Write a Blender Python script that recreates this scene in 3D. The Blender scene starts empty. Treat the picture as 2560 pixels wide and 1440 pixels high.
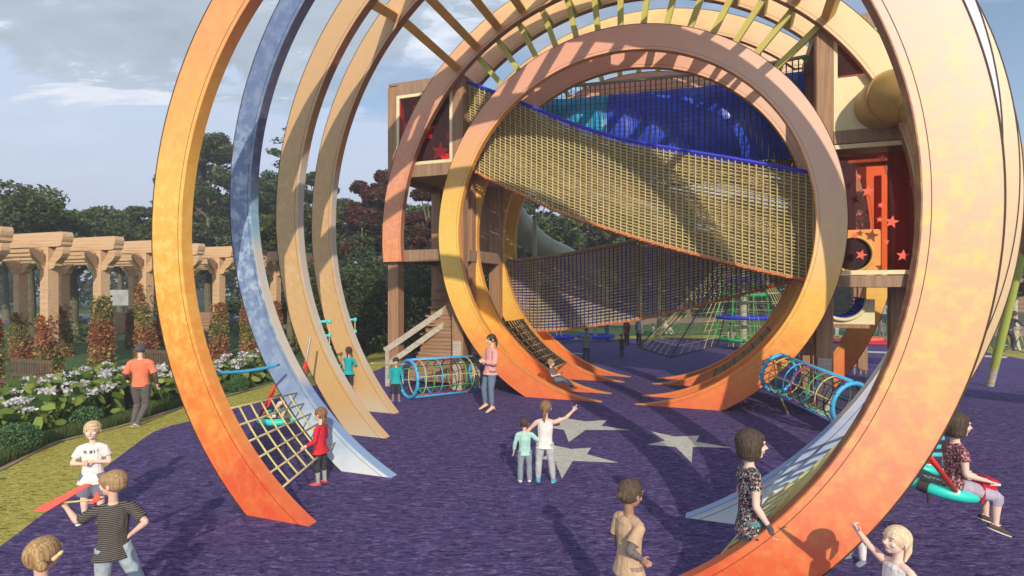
import bpy, bmesh, math, random
import numpy as np
from mathutils import Vector, Matrix, Euler
random.seed(7); RNG = np.random.default_rng(11)
S = bpy.context.scene
COL = S.collection
rad = math.radians
# ---------------------------------------------------------------- camera
F = 1440.0; H0 = 2.75; YH = 722.8          # focal length in photo pixels, eye height, horizon row
cam = bpy.data.cameras.new('camera'); camo = bpy.data.objects.new('camera', cam); COL.objects.link(camo)
camo.location = (0, 0, H0); camo.rotation_euler = (rad(90), 0, 0)
cam.sensor_width = 36; cam.lens = F/2560*36; cam.shift_y = (YH-720)/2560; cam.clip_end = 3000
S.camera = camo
S.render.resolution_x = 1024; S.render.resolution_y = 576
S.view_settings.view_transform = 'Standard'; S.view_settings.look = 'None'
S.view_settings.exposure = 0.22; S.view_settings.gamma = 1.0
S.cycles.use_denoising = True
S.cycles.max_bounces = 6; S.cycles.transparent_max_bounces = 12
# ---------------------------------------------------------------- sun and sky
sd = Vector((-0.173, 0.985, -0.445)).normalized()
sun = bpy.data.lights.new('sun', 'SUN'); suno = bpy.data.objects.new('sun', sun); COL.objects.link(suno)
sun.energy = 3.6; sun.angle = rad(0.6); sun.color = (1.0, 0.87, 0.68)
suno.rotation_euler = sd.to_track_quat('-Z', 'Y').to_euler(); suno.location = (4, -20, 30)
W = bpy.data.worlds.new('World'); S.world = W; W.use_nodes = True
nt = W.node_tree; nt.nodes.clear()
def N(nt, t, **k):
    n = nt.nodes.new(t)
    for a, b in k.items():
        if a == 'i':
            for c, d in b.items(): n.inputs[c].default_value = d
        else: setattr(n, a, b)
    return n
def Lk(nt, a, b): nt.links.new(a, b)
def ramp(nt, stops, fac=None, interp='LINEAR'):
    r = N(nt, 'ShaderNodeValToRGB'); e = r.color_ramp; e.interpolation = interp
    while len(e.elements) < len(stops): e.elements.new(0.5)
    for el, (p, c) in zip(e.elements, stops):
        el.position = p; el.color = (c[0], c[1], c[2], 1) if hasattr(c, '__len__') else (c, c, c, 1)
    if fac is not None: Lk(nt, fac, r.inputs[0])
    return r
def mathn(nt, op, a, b=None, clamp=False):
    m = N(nt, 'ShaderNodeMath', operation=op, use_clamp=clamp)
    for k, v in enumerate((a, b)):
        if v is None: continue
        if isinstance(v, (int, float)): m.inputs[k].default_value = v
        else: Lk(nt, v, m.inputs[k])
    return m.outputs[0]
def mixc(nt, f, a, b, mode='MIX'):
    m = N(nt, 'ShaderNodeMix', data_type='RGBA', blend_type=mode)
    for k, v in ((0, f), (6, a), (7, b)):
        if isinstance(v, (int, float)): m.inputs[k].default_value = v
        elif isinstance(v, (tuple, list)): m.inputs[k].default_value = (*v[:3], 1)
        else: Lk(nt, v, m.inputs[k])
    return m.outputs[2]
def noise(nt, vec, scale, detail=4, rough=0.55, dist=0.0):
    n = N(nt, 'ShaderNodeTexNoise', i={'Scale': scale, 'Detail': detail, 'Roughness': rough, 'Distortion': dist})
    if vec is not None: Lk(nt, vec, n.inputs['Vector'])
    return n.outputs['Fac']
sky = N(nt, 'ShaderNodeTexSky', sky_type='NISHITA', sun_disc=False)
sky.sun_elevation = rad(24); sky.sun_rotation = rad(170); sky.air_density = 1.0; sky.dust_density = 0.6
skyc = N(nt, 'ShaderNodeVectorMath', operation='SCALE'); skyc.inputs['Scale'].default_value = 0.115
Lk(nt, sky.outputs[0], skyc.inputs[0])
tc = N(nt, 'ShaderNodeTexCoord')
sep = N(nt, 'ShaderNodeSeparateXYZ'); Lk(nt, tc.outputs['Generated'], sep.inputs[0])
zz = mathn(nt, 'ADD', mathn(nt, 'MAXIMUM', sep.outputs[2], 0.0), 0.22)
cx = mathn(nt, 'DIVIDE', sep.outputs[0], zz); cy = mathn(nt, 'DIVIDE', sep.outputs[1], zz)
cv = N(nt, 'ShaderNodeCombineXYZ'); Lk(nt, cx, cv.inputs[0]); Lk(nt, cy, cv.inputs[1])
cmp_ = N(nt, 'ShaderNodeMapping'); cmp_.inputs['Scale'].default_value = (0.75, 1.5, 1.0); cmp_.inputs['Location'].default_value = (2.3, 0.4, 0)
Lk(nt, cv.outputs[0], cmp_.inputs[0])
n1 = noise(nt, cmp_.outputs[0], 1.15, 7, 0.58, 0.35)
n2 = noise(nt, cmp_.outputs[0], 2.6, 8, 0.6, 0.5)
# cover: thick towards the west (left), broken towards the east (right)
east = mathn(nt, 'MULTIPLY', sep.outputs[0], 0.26)
cover = ramp(nt, [(0.36, 0), (0.50, 1)], mathn(nt, 'SUBTRACT', n1, east))
ccol = ramp(nt, [(0.33, (0.30, 0.37, 0.45)), (0.52, (0.39, 0.46, 0.54)), (0.555, (0.44, 0.51, 0.60)), (0.575, (0.60, 0.66, 0.76)), (0.72, (0.84, 0.87, 0.93))], n2)
c1 = mixc(nt, cover.outputs[0], skyc.outputs[0], ccol.outputs[0])
# pale band low over the horizon
lowz = mathn(nt, 'ADD', sep.outputs[2], mathn(nt, 'MULTIPLY', mathn(nt, 'SUBTRACT', n2, 0.5), 0.35))
low = ramp(nt, [(0.0, 1.0), (0.275, 0.92), (0.295, 0.0)], mathn(nt, 'ADD', lowz, mathn(nt, 'MAXIMUM', mathn(nt, 'MULTIPLY', sep.outputs[0], 0.35), -0.0)))
low2 = ramp(nt, [(0.0, 0.9), (0.20, 0.0)], sep.outputs[2])
palec = ramp(nt, [(0.0, (0.58, 0.64, 0.76)), (0.32, (0.47, 0.57, 0.75))], sep.outputs[2])
c2 = mixc(nt, mathn(nt, 'MAXIMUM', low.outputs[0], low2.outputs[0]), c1, palec.outputs[0])
bg = N(nt, 'ShaderNodeBackground'); bg.inputs['Strength'].default_value = 1.15
Lk(nt, c2, bg.inputs[0]); wo = N(nt, 'ShaderNodeOutputWorld'); Lk(nt, bg.outputs[0], wo.inputs[0])
# ---------------------------------------------------------------- frames of reference
TH = rad(20.79); CT, ST = math.cos(TH), math.sin(TH)
def G(u, n, z=0.0): return Vector((u*CT+n*ST, -u*ST+n*CT, z))       # gallery frame (u across, n along) -> world
def gp(x, y, z=0.0):                                                # ground point seen at photo pixel x, y
    Y = (H0-z)*F/(y-YH); return Vector(((x-1280)/F*Y, Y, z))
def at(x, y, Y): return Vector(((x-1280)/F*Y, Y, H0-(y-YH)*Y/F))
def pl(x, y, n):                                                    # (u, z) on the gallery plane n
    dx = (x-1280)/F; Y = n/(CT+dx*ST); X = dx*Y
    return X*CT-Y*ST, H0-(y-YH)*Y/F
# ---------------------------------------------------------------- objects
def tag(o, label=None, cat=None, group=None, kind=None):
    if label: o['label'] = label
    if cat: o['category'] = cat
    if group: o['group'] = group
    if kind: o['kind'] = kind
    return o
def empty(name, loc=(0, 0, 0), rz=0.0):
    o = bpy.data.objects.new(name, None); COL.objects.link(o); o.location = loc; o.rotation_euler = (0, 0, rz)
    o.empty_display_size = 0.2; return o
def thing(name, label, cat, loc=(0, 0, 0), rz=0.0, group=None):
    return tag(empty(name, loc, rz), label, cat, group)
def gthing(name, label, cat, u, n, z=0, group=None):
    return thing(name, label, cat, G(u, n, z), -TH, group)
def mesh_obj(name, me, parent=None, loc=(0, 0, 0), rz=0.0):
    o = bpy.data.objects.new(name, me); COL.objects.link(o); o.location = loc; o.rotation_euler = (0, 0, rz)
    if parent is not None: o.parent = parent
    return o
def copy_tree(o, parent=None):
    c = o.copy(); COL.objects.link(c); c.parent = parent
    for ch in list(o.children): copy_tree(ch, c)
    return c
class MB:
    def __init__(s): s.v = []; s.f = []; s.m = []; s.cur = 0
    def add(s, vs, fs):
        b = len(s.v); s.v += [tuple(v) for v in vs]; s.f += [tuple(b+i for i in f) for f in fs]; s.m += [s.cur]*len(fs); return s
    def box(s, x0, x1, y0, y1, z0, z1, ch=0.0):
        c = min(ch, (x1-x0)/2.01, (y1-y0)/2.01, (z1-z0)/2.01)
        if c <= 0:
            vs = [(x, y, z) for z in (z0, z1) for y in (y0, y1) for x in (x0, x1)]
            return s.add(vs, [(0, 2, 3, 1), (4, 5, 7, 6), (0, 1, 5, 4), (2, 6, 7, 3), (0, 4, 6, 2), (1, 3, 7, 5)])
        bm = bmesh.new(); bmesh.ops.create_cube(bm, size=1)
        for v in bm.verts: v.co = ((x0+x1)/2+v.co.x*(x1-x0), (y0+y1)/2+v.co.y*(y1-y0), (z0+z1)/2+v.co.z*(z1-z0))
        bmesh.ops.bevel(bm, geom=bm.edges[:], offset=c, segments=1, affect='EDGES')
        bm.verts.index_update()
        s.add([v.co[:] for v in bm.verts], [[v.index for v in f.verts] for f in bm.faces]); bm.free(); return s
    def beam(s, a, b, w, h, up=(0, 0, 1)):                          # square bar a->b, w wide, h tall
        a = Vector(a); b = Vector(b); d = (b-a).normalized(); up = Vector(up)
        sd_ = d.cross(up)
        if sd_.length < 1e-4: sd_ = d.cross(Vector((1, 0, 0)))
        sd_.normalize(); u2 = sd_.cross(d).normalized()
        vs = [p+sd_*(i*w/2)+u2*(j*h/2) for p in (a, b) for i, j in ((-1, -1), (1, -1), (1, 1), (-1, 1))]
        return s.add(vs, [(0, 3, 2, 1), (4, 5, 6, 7), (0, 1, 5, 4), (1, 2, 6, 5), (2, 3, 7, 6), (3, 0, 4, 7)])
    def tube(s, pts, r, n=8, closed=False):
        pts = [Vector(p) for p in pts]; k = len(pts); rs = r if hasattr(r, '__len__') else [r]*k
        rings = []; prev = None
        for i, p in enumerate(pts):
            if closed: d = pts[(i+1) % k]-pts[i-1]
            else: d = pts[min(i+1, k-1)]-pts[max(i-1, 0)]
            d.normalize()
            if prev is None:
                a = d.cross(Vector((0, 0, 1)))
                if a.length < 0.05: a = d.cross(Vector((1, 0, 0)))
            else: a = prev-d*prev.dot(d)
            a.normalize(); prev = a; b = d.cross(a)
            rings.append([p+(a*math.cos(2*math.pi*j/n)+b*math.sin(2*math.pi*j/n))*rs[i] for j in range(n)])
        vs = [v for rg in rings for v in rg]; fs = []
        for i in range(k if closed else k-1):
            for j in range(n):
                i2 = (i+1) % k
                fs.append((i*n+j, i*n+(j+1) % n, i2*n+(j+1) % n, i2*n+j))
        if not closed: fs += [tuple(reversed(range(n))), tuple((k-1)*n+j for j in range(n))]
        return s.add(vs, fs)
    def prism(s, poly, z0, z1, f=None):                             # poly (a,b) extruded along third axis by f
        f = f or (lambda a, b, c: (a, b, c)); k = len(poly)
        vs = [f(a, b, z0) for a, b in poly]+[f(a, b, z1) for a, b in poly]
        return s.add(vs, [tuple(reversed(range(k))), tuple(range(k, 2*k))]+[(i, (i+1) % k, k+(i+1) % k, k+i) for i in range(k)])
    def lathe(s, prof, n=16, c=(0, 0)):
        vs = [(c[0]+r*math.cos(2*math.pi*j/n), c[1]+r*math.sin(2*math.pi*j/n), z) for r, z in prof for j in range(n)]
        fs = [(i*n+j, i*n+(j+1) % n, (i+1)*n+(j+1) % n, (i+1)*n+j) for i in range(len(prof)-1) for j in range(n)]
        return s.add(vs, fs)
    def ell(s, c, r, n=12, m=8, rot=None):
        vs = []; fs = []
        for i in range(m+1):
            t = math.pi*i/m
            for j in range(n):
                p = 2*math.pi*j/n
                v = Vector((r[0]*math.sin(t)*math.cos(p), r[1]*math.sin(t)*math.sin(p), r[2]*math.cos(t)))
                if rot is not None: v = rot @ v
                vs.append(v+Vector(c))
        for i in range(m):
            for j in range(n): fs.append((i*n+j, (i+1)*n+j, (i+1)*n+(j+1) % n, i*n+(j+1) % n))
        return s.add(vs, fs)
    def build(s, name, mats, parent=None, loc=(0, 0, 0), rz=0.0, smooth=False, weld=False):
        me = bpy.data.meshes.new(name); me.from_pydata(s.v, [], s.f)
        for m in (mats if isinstance(mats, (list, tuple)) else [mats]): me.materials.append(m)
        if any(s.m): me.polygons.foreach_set('material_index', s.m)
        bm = bmesh.new(); bm.from_mesh(me)
        if weld: bmesh.ops.remove_doubles(bm, verts=bm.verts[:], dist=1e-5)
        bmesh.ops.recalc_face_normals(bm, faces=bm.faces[:]); bm.to_mesh(me); bm.free()
        if smooth: me.polygons.foreach_set('use_smooth', [True]*len(me.polygons))
        me.update()
        if smooth == 'auto': me.set_sharp_from_angle(angle=rad(40))
        return mesh_obj(name, me, parent, loc, rz)
# ---------------------------------------------------------------- materials
def newmat(name):
    m = bpy.data.materials.new(name); m.use_nodes = True; nt = m.node_tree; nt.nodes.clear()
    b = N(nt, 'ShaderNodeBsdfPrincipled'); o = N(nt, 'ShaderNodeOutputMaterial'); Lk(nt, b.outputs[0], o.inputs[0])
    return m, nt, b
def coord(nt, kind='Object', scale=None):
    t = N(nt, 'ShaderNodeTexCoord').outputs[kind]
    if scale:
        mp = N(nt, 'ShaderNodeMapping'); mp.inputs['Scale'].default_value = scale; Lk(nt, t, mp.inputs[0]); t = mp.outputs[0]
    return t
def bump(nt, b, h, strength=0.3, dist=0.01):
    n = N(nt, 'ShaderNodeBump', i={'Strength': strength, 'Distance': dist}); Lk(nt, h, n.inputs['Height']); Lk(nt, n.outputs[0], b.inputs['Normal'])
def simple(name, col, rough=0.6, var=0.12, scale=6.0, metal=0.0, bmp=0.0, bscale=60, spec=None):
    m, nt, b = newmat(name); t = coord(nt)
    nz = noise(nt, t, scale, 5)
    lo = tuple(c*(1-var) for c in col); hi = tuple(min(1, c*(1+var)) for c in col)
    r = ramp(nt, [(0.3, lo), (0.7, hi)], nz); Lk(nt, r.outputs[0], b.inputs['Base Color'])
    b.inputs['Roughness'].default_value = rough; b.inputs['Metallic'].default_value = metal
    if spec is not None: b.inputs['Specular IOR Level'].default_value = spec
    if bmp: bump(nt, b, noise(nt, t, bscale, 3), bmp, 0.01)
    return m
def wood(name, c1, c2, axis='z', rough=0.6, sc=1.0, lines=0.5):
    m, nt, b = newmat(name)
    s = {'z': (22*sc, 22*sc, 0.9*sc), 'x': (0.9*sc, 22*sc, 22*sc), 'y': (22*sc, 0.9*sc, 22*sc)}[axis]
    t = coord(nt, 'Object', s)
    g = noise(nt, t, 1.0, 6, 0.65, 0.6); big = noise(nt, coord(nt), 1.7, 3)
    r = ramp(nt, [(0.30, tuple(c*0.62 for c in c1)), (0.43, c1), (0.62, c2)], g)
    c = mixc(nt, mathn(nt, 'MULTIPLY', big, 0.35), r.outputs[0], tuple(x*0.75 for x in c1))
    Lk(nt, c, b.inputs['Base Color']); b.inputs['Roughness'].default_value = rough
    bump(nt, b, g, 0.25, 0.004); return m
def ringmat(name, stops, pale=None, pr=(0, 1), hmax=9.0, blotch=1.0, rough=0.38, spread=0.22, gloss=0.5, zrs=((0.04, 0), (0.16, 0.42), (0.50, 1)), spots=0.30):
    """painted steel band whose coat runs through a gradient with height, cloudy blotches in it"""
    m, nt, b = newmat(name); t = coord(nt); sp = N(nt, 'ShaderNodeSeparateXYZ'); Lk(nt, t, sp.inputs[0])
    z = mathn(nt, 'DIVIDE', sp.outputs[2], hmax)
    nz = noise(nt, t, 1.6*blotch, 5, 0.6, 0.3); n2_ = noise(nt, t, 6.5*blotch, 3, 0.5)
    zz_ = mathn(nt, 'ADD', z, mathn(nt, 'MULTIPLY', mathn(nt, 'SUBTRACT', nz, 0.5), spread))
    r = ramp(nt, stops, zz_)
    c = r.outputs[0]
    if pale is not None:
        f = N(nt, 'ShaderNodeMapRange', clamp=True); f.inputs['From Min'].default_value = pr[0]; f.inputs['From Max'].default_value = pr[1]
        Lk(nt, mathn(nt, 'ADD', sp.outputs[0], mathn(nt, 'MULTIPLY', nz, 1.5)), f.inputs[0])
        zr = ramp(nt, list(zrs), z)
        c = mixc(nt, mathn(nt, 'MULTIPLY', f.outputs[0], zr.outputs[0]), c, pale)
    n3_ = noise(nt, t, 17*blotch, 4, 0.65); sh = ramp(nt, [(0.46, 0), (0.60, 1)], mathn(nt, 'ADD', mathn(nt, 'MULTIPLY', n2_, 0.62), mathn(nt, 'MULTIPLY', n3_, 0.38)))
    zf = ramp(nt, [(0.02, spots*0.15), (0.20, spots*0.55), (0.30, spots), (0.45, spots), (0.64, spots*0.25)], z)
    c = mixc(nt, mathn(nt, 'MULTIPLY', sh.outputs[0], zf.outputs[0]), c, (1.0, 0.72, 0.22) if 'blue' not in name and 'tan' not in name else ((0.50, 0.64, 0.82) if 'blue' in name else (0.8, 0.62, 0.38)))
    wx = noise(nt, coord(nt, 'Object', (1.5, 40, 14)), 1.0, 2)
    c = mixc(nt, mathn(nt, 'MULTIPLY', wx, 0.12), c, (0.35, 0.2, 0.12))
    Lk(nt, c, b.inputs['Base Color']); b.inputs['Roughness'].default_value = rough
    b.inputs['Specular IOR Level'].default_value = gloss
    bump(nt, b, noise(nt, t, 3.0, 2), 0.05, 0.02)
    return m
M = {}
M['wood'] = wood('wood_post', (0.34, 0.185, 0.10), (0.47, 0.27, 0.155), 'z')
M['woodx'] = wood('wood_beam', (0.30, 0.19, 0.12), (0.44, 0.28, 0.18), 'z')
M['board'] = wood('wood_board', (0.36, 0.20, 0.11), (0.46, 0.28, 0.17), 'x')
M['grey_rail'] = wood('grey_rail', (0.46, 0.40, 0.33), (0.60, 0.53, 0.45), 'x')
M['pergola'] = wood('pergola_timber', (0.66, 0.43, 0.25), (0.78, 0.53, 0.32), 'x', sc=0.9)
M['cream'] = simple('cream_frame', (0.82, 0.74, 0.45), 0.5, 0.04)
M['cream_wall'] = simple('cream_wall', (0.85, 0.76, 0.46), 0.7, 0.05, bmp=0.05)
M['olive'] = simple('olive_bar', (0.52, 0.47, 0.11), 0.5, 0.10, 2)
M['orangebar'] = simple('ochre_bar', (0.74, 0.46, 0.11), 0.5, 0.10, 2)
M['steel'] = simple('steel', (0.42, 0.42, 0.40), 0.4, 0.08, 8, 0.7)
M['dark'] = simple('dark_steel', (0.05, 0.05, 0.05), 0.6)
M['blue'] = simple('blue_rope', (0.03, 0.04, 0.62), 0.5)
M['bluec'] = simple('blue_cloth', (0.03, 0.09, 1.0), 0.3, 0.35, 2)
M['cyanc'] = simple('cyan_cloth', (0.02, 0.44, 1.0), 0.3, 0.35, 2)
M['navy'] = simple('navy_rope', (0.022, 0.028, 0.34), 0.5)
M['yrope'] = simple('yellow_rope', (0.62, 0.57, 0.22), 0.7)
M['tanrope'] = simple('tan_rung', (0.56, 0.45, 0.24), 0.7, 0.2, 12)
M['brownslat'] = simple('brown_slat', (0.36, 0.25, 0.13), 0.7, 0.25, 5)
M['orangeclip'] = simple('orange_clip', (0.62, 0.20, 0.07), 0.6)
M['green'] = simple('green_fitting', (0.03, 0.42, 0.10), 0.4)
M['skyblue'] = simple('sky_blue_rubber', (0.06, 0.45, 0.82), 0.45, 0.1)
M['teal'] = simple('teal_rubber', (0.03, 0.72, 0.62), 0.4, 0.08)
M['tealr'] = simple('teal_rung', (0.10, 0.60, 0.62), 0.4)
M['red'] = simple('red_rope', (0.70, 0.03, 0.02), 0.5)
M['crimson'] = simple('crimson_rope', (0.5, 0.02, 0.07), 0.5)
M['white'] = simple('white_paint', (0.80, 0.80, 0.78), 0.5, 0.03)
M['tube'] = simple('tube_brass', (0.46, 0.29, 0.08), 0.42, 0.12, 3)
M['tube2'] = simple('tube_grey_green', (0.42, 0.44, 0.30), 0.35, 0.1, 2)
M['lime'] = simple('lime_pole', (0.42, 0.50, 0.10), 0.4, 0.1, 2)
M['blackrope'] = simple('black_rope', (0.035, 0.032, 0.03), 0.7)
M['greyrope'] = simple('grey_net_rope', (0.20, 0.20, 0.19), 0.7)
M['starred'] = simple('red_star', (0.95, 0.13, 0.08), 0.4)
M['redwall'] = wood('stained_wood', (0.42, 0.20, 0.13), (0.62, 0.34, 0.22), 'z')
M['orangepan'] = simple('orange_panel', (0.90, 0.36, 0.09), 0.5, 0.08)
m, nt, b = newmat('red_glass'); M['redglass'] = m
nt.nodes.remove(b); o = nt.nodes['Material Output'] if 'Material Output' in nt.nodes else [x for x in nt.nodes if x.type == 'OUTPUT_MATERIAL'][0]
tr = N(nt, 'ShaderNodeBsdfTransparent'); tr.inputs[0].default_value = (1.0, 0.50, 0.34, 1)
gl = N(nt, 'ShaderNodeBsdfGlossy', i={'Color': (0.9, 0.6, 0.55, 1), 'Roughness': 0.08}); mx = N(nt, 'ShaderNodeMixShader'); mx.inputs[0].default_value = 0.045
Lk(nt, tr.outputs[0], mx.inputs[1]); Lk(nt, gl.outputs[0], mx.inputs[2]); Lk(nt, mx.outputs[0], o.inputs[0])
FIRE = [(0.0, (0.78, 0.10, 0.035)), (0.13, (0.86, 0.20, 0.045)), (0.30, (0.88, 0.40, 0.05)), (0.48, (0.88, 0.52, 0.10)), (0.70, (0.84, 0.38, 0.13)), (0.92, (0.72, 0.28, 0.17))]
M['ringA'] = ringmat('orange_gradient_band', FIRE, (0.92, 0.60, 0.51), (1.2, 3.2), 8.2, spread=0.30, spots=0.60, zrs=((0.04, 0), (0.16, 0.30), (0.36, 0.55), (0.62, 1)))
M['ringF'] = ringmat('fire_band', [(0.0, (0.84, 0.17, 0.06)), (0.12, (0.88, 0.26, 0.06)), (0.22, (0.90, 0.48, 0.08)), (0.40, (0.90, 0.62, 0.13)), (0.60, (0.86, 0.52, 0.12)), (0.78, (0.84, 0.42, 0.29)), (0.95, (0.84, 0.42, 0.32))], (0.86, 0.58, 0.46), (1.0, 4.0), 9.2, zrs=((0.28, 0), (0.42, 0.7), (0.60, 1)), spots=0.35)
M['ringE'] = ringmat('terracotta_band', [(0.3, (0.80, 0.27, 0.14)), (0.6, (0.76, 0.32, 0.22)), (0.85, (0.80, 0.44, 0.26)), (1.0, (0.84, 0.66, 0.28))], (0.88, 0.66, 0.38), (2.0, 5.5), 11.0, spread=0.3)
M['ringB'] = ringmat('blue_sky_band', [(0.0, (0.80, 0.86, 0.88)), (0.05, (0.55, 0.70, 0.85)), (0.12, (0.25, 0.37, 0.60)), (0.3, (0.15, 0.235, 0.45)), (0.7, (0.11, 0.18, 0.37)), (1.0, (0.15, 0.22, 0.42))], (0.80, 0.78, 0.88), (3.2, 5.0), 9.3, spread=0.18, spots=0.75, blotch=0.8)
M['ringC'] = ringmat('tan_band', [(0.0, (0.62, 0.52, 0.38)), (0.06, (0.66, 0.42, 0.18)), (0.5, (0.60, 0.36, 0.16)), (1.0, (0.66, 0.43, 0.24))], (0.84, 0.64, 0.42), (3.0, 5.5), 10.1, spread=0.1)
M['trimA'] = ringmat('orange_inner_edge', [(0.0, (0.80, 0.13, 0.06)), (0.25, (0.84, 0.33, 0.06)), (0.5, (0.84, 0.46, 0.08)), (0.75, (0.62, 0.20, 0.07)), (0.95, (0.5, 0.12, 0.08))], (0.30, 0.11, 0.07), (1.0, 2.0), 8.2, zrs=((0.0, 0), (0.16, 1)))  # brown right side and dark red top are shade put into the colour
M['trimO'] = simple('orange_edge', (0.84, 0.36, 0.07), 0.45, 0.15, 2)
M['trimB'] = ringmat('blue_inner_edge', [(0.0, (0.30, 0.46, 0.75)), (0.13, (0.20, 0.34, 0.62)), (0.15, (0.66, 0.60, 0.52)), (0.36, (0.66, 0.60, 0.52)), (0.40, (0.25, 0.50, 0.66)), (0.52, (0.10, 0.12, 0.22)), (1.0, (0.09, 0.09, 0.15))], None, (0, 1), 9.3, spread=0.02)  # cream grey middle stretch is light on the edge put into its colour
M['trimC'] = ringmat('tan_inner_edge', [(0.0, (0.74, 0.48, 0.22)), (0.07, (0.66, 0.50, 0.34)), (0.12, (0.64, 0.58, 0.50)), (0.50, (0.55, 0.51, 0.47)), (0.56, (0.48, 0.24, 0.08)), (0.68, (0.30, 0.12, 0.07)), (1.0, (0.30, 0.12, 0.08))], None, (0, 1), 10.1, spread=0.02)
M['trimE'] = simple('rose_edge', (0.42, 0.18, 0.10), 0.5, 0.15, 2)
M['line'] = simple('dark_seam', (0.06, 0.035, 0.025), 0.7)
# ---------------------------------------------------------------- ground
def ground_mat(name, cols, scale, stretch=(1, 1, 1), bstr=0.7, bd=0.03, rough=0.9, patch=None, kind='fib', rs=0.72):
    m, nt, b = newmat(name); t = coord(nt, 'Object', stretch)
    a = noise(nt, t, scale, 6, 0.7, 1.2); big = noise(nt, coord(nt), 0.5, 3)
    r = ramp(nt, cols, a); c = r.outputs[0]
    if patch: c = mixc(nt, mathn(nt, 'MULTIPLY', big, 0.5), c, patch)
    if kind == 'fib':
        rd = noise(nt, coord(nt, 'Object', (stretch[0], stretch[1]*1.3, 1)), scale*1.7, 3, 0.6, 3.0)
        rl = mathn(nt, 'MULTIPLY', mathn(nt, 'ABSOLUTE', mathn(nt, 'SUBTRACT', rd, 0.5)), 16.0, True)
        c = mixc(nt, mathn(nt, 'SUBTRACT', rs, mathn(nt, 'MULTIPLY', rl, rs)), c, tuple(q*0.10 for q in cols[1][1]))
    Lk(nt, c, b.inputs['Base Color']); b.inputs['Roughness'].default_value = rough; b.inputs['Specular IOR Level'].default_value = 0.15
    bump(nt, b, a, bstr, bd); return m
M['purple'] = ground_mat('purple_wetpour', [(0.38, (0.016, 0.012, 0.045)), (0.45, (0.115, 0.080, 0.255)), (0.55, (0.19, 0.132, 0.37)), (0.64, (0.42, 0.31, 0.62))], 10, (0.7, 2.0, 1), 1.0, 0.06, patch=(0.105, 0.088, 0.27))
M['turf'] = ground_mat('lime_turf', [(0.36, (0.09, 0.08, 0.02)), (0.45, (0.46, 0.40, 0.08)), (0.60, (0.74, 0.67, 0.17))], 14, (0.7, 1.8, 1), 0.9, 0.04, rs=0.5)
M['lawn'] = ground_mat('lawn_grass', [(0.36, (0.05, 0.10, 0.035)), (0.55, (0.12, 0.21, 0.07)), (0.7, (0.20, 0.31, 0.09))], 6, (1, 1, 1), 0.8, 0.05, patch=(0.09, 0.17, 0.07), rs=0.35)
M['soil'] = ground_mat('bed_soil', [(0.36, (0.02, 0.025, 0.015)), (0.6, (0.05, 0.06, 0.03))], 12)
M['path'] = ground_mat('pink_gravel', [(0.36, (0.40, 0.26, 0.19)), (0.6, (0.55, 0.38, 0.29))], 20, bstr=0.3)
M['kerb'] = ground_mat('buff_kerb', [(0.36, (0.42, 0.30, 0.18)), (0.6, (0.55, 0.42, 0.27))], 20, bstr=0.3)
M['pave'] = ground_mat('grey_paving', [(0.36, (0.30, 0.30, 0.31)), (0.6, (0.42, 0.42, 0.43))], 12, bstr=0.2)
M['starwhite'] = ground_mat('white_wetpour', [(0.34, (0.26, 0.25, 0.21)), (0.43, (0.70, 0.67, 0.60)), (0.6, (0.90, 0.87, 0.80))], 17, (0.9, 1.6, 1), 0.8, 0.04, rs=0.5)
def sheet(name, pts, z, mat, kind='structure', dens=0):
    bm = bmesh.new(); vs = [bm.verts.new((p[0], p[1], 0)) for p in pts]; f = bm.faces.new(vs)
    bmesh.ops.triangulate(bm, faces=[f]); bmesh.ops.recalc_face_normals(bm, faces=bm.faces[:])
    for f in bm.faces:
        if f.normal.z < 0: f.normal_flip()
    me = bpy.data.meshes.new(name); bm.to_mesh(me); bm.free(); me.materials.append(mat)
    o = mesh_obj(name, me, None, (0, 0, z)); o['kind'] = kind; return o
sheet('lawn', [(-300, -40), (300, -40), (300, 260), (-300, 260)], 0.0, M['lawn'])
g = lambda *a: [gp(x, y).xy for x, y in a]
sheet('turf_border', [(-30, -8), (-9, 1)]+g((-400, 1420), (0, 1176), (60, 1143), (140, 1106), (280, 1072), (350, 1052), (460, 1018), (600, 985), (700, 955), (800, 925), (940, 884), (1100, 858), (1300, 846), (1500, 841), (1800, 838), (2100, 838), (2300, 843), (2440, 862), (2560, 872), (3000, 900))+[(30, 6), (30, -8)], 0.004, M['turf'])
sheet('play_surface', [(-14, -6), (-5, 1)]+g((-200, 1480), (0, 1368), (146, 1258), (262, 1170), (350, 1103), (385, 1080), (430, 1064), (475, 1054), (573, 1026), (640, 1005), (740, 975), (860, 948), (945, 925), (1010, 890), (1150, 866), (1389, 850), (1600, 848), (1800, 846), (2100, 846), (2300, 852), (2420, 868), (2480, 884), (2600, 905), (3000, 960))+[(26, 5), (26, -6)], 0.008, M['purple'])
kp = [gp(x, y) for x, y in ((-300, 1320), (0, 1176), (60, 1144), (140, 1107), (280, 1073), (350, 1053), (460, 1018), (600, 982), (700, 955))]
kb = MB()
for a_, b_ in zip(kp[:-1], kp[1:]):
    d_ = (b_-a_).normalized(); n_ = Vector((-d_.y, d_.x, 0))*0.055; kb.add([a_-n_, b_-n_, b_+n_, a_+n_], [(0, 1, 2, 3)])
o = kb.build('garden_kerb', M['kerb'], None, (0, 0, 0.020)); o['kind'] = 'structure'
sheet('planting_bed', g((-300, 1310), (0, 1172), (140, 1105), (280, 1071), (460, 1016), (590, 972), (700, 948), (700, 935), (560, 935), (400, 950), (0, 975), (-300, 985)), 0.016, M['soil'])
sheet('far_path', g((1420, 818), (1700, 808), (1900, 800), (1900, 795), (1600, 795), (1430, 800)), 0.004, M['path'])
sheet('plaza_paving', g((2360, 838), (2900, 850), (2900, 790), (2380, 785)), 0.008, M['path'])
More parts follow.
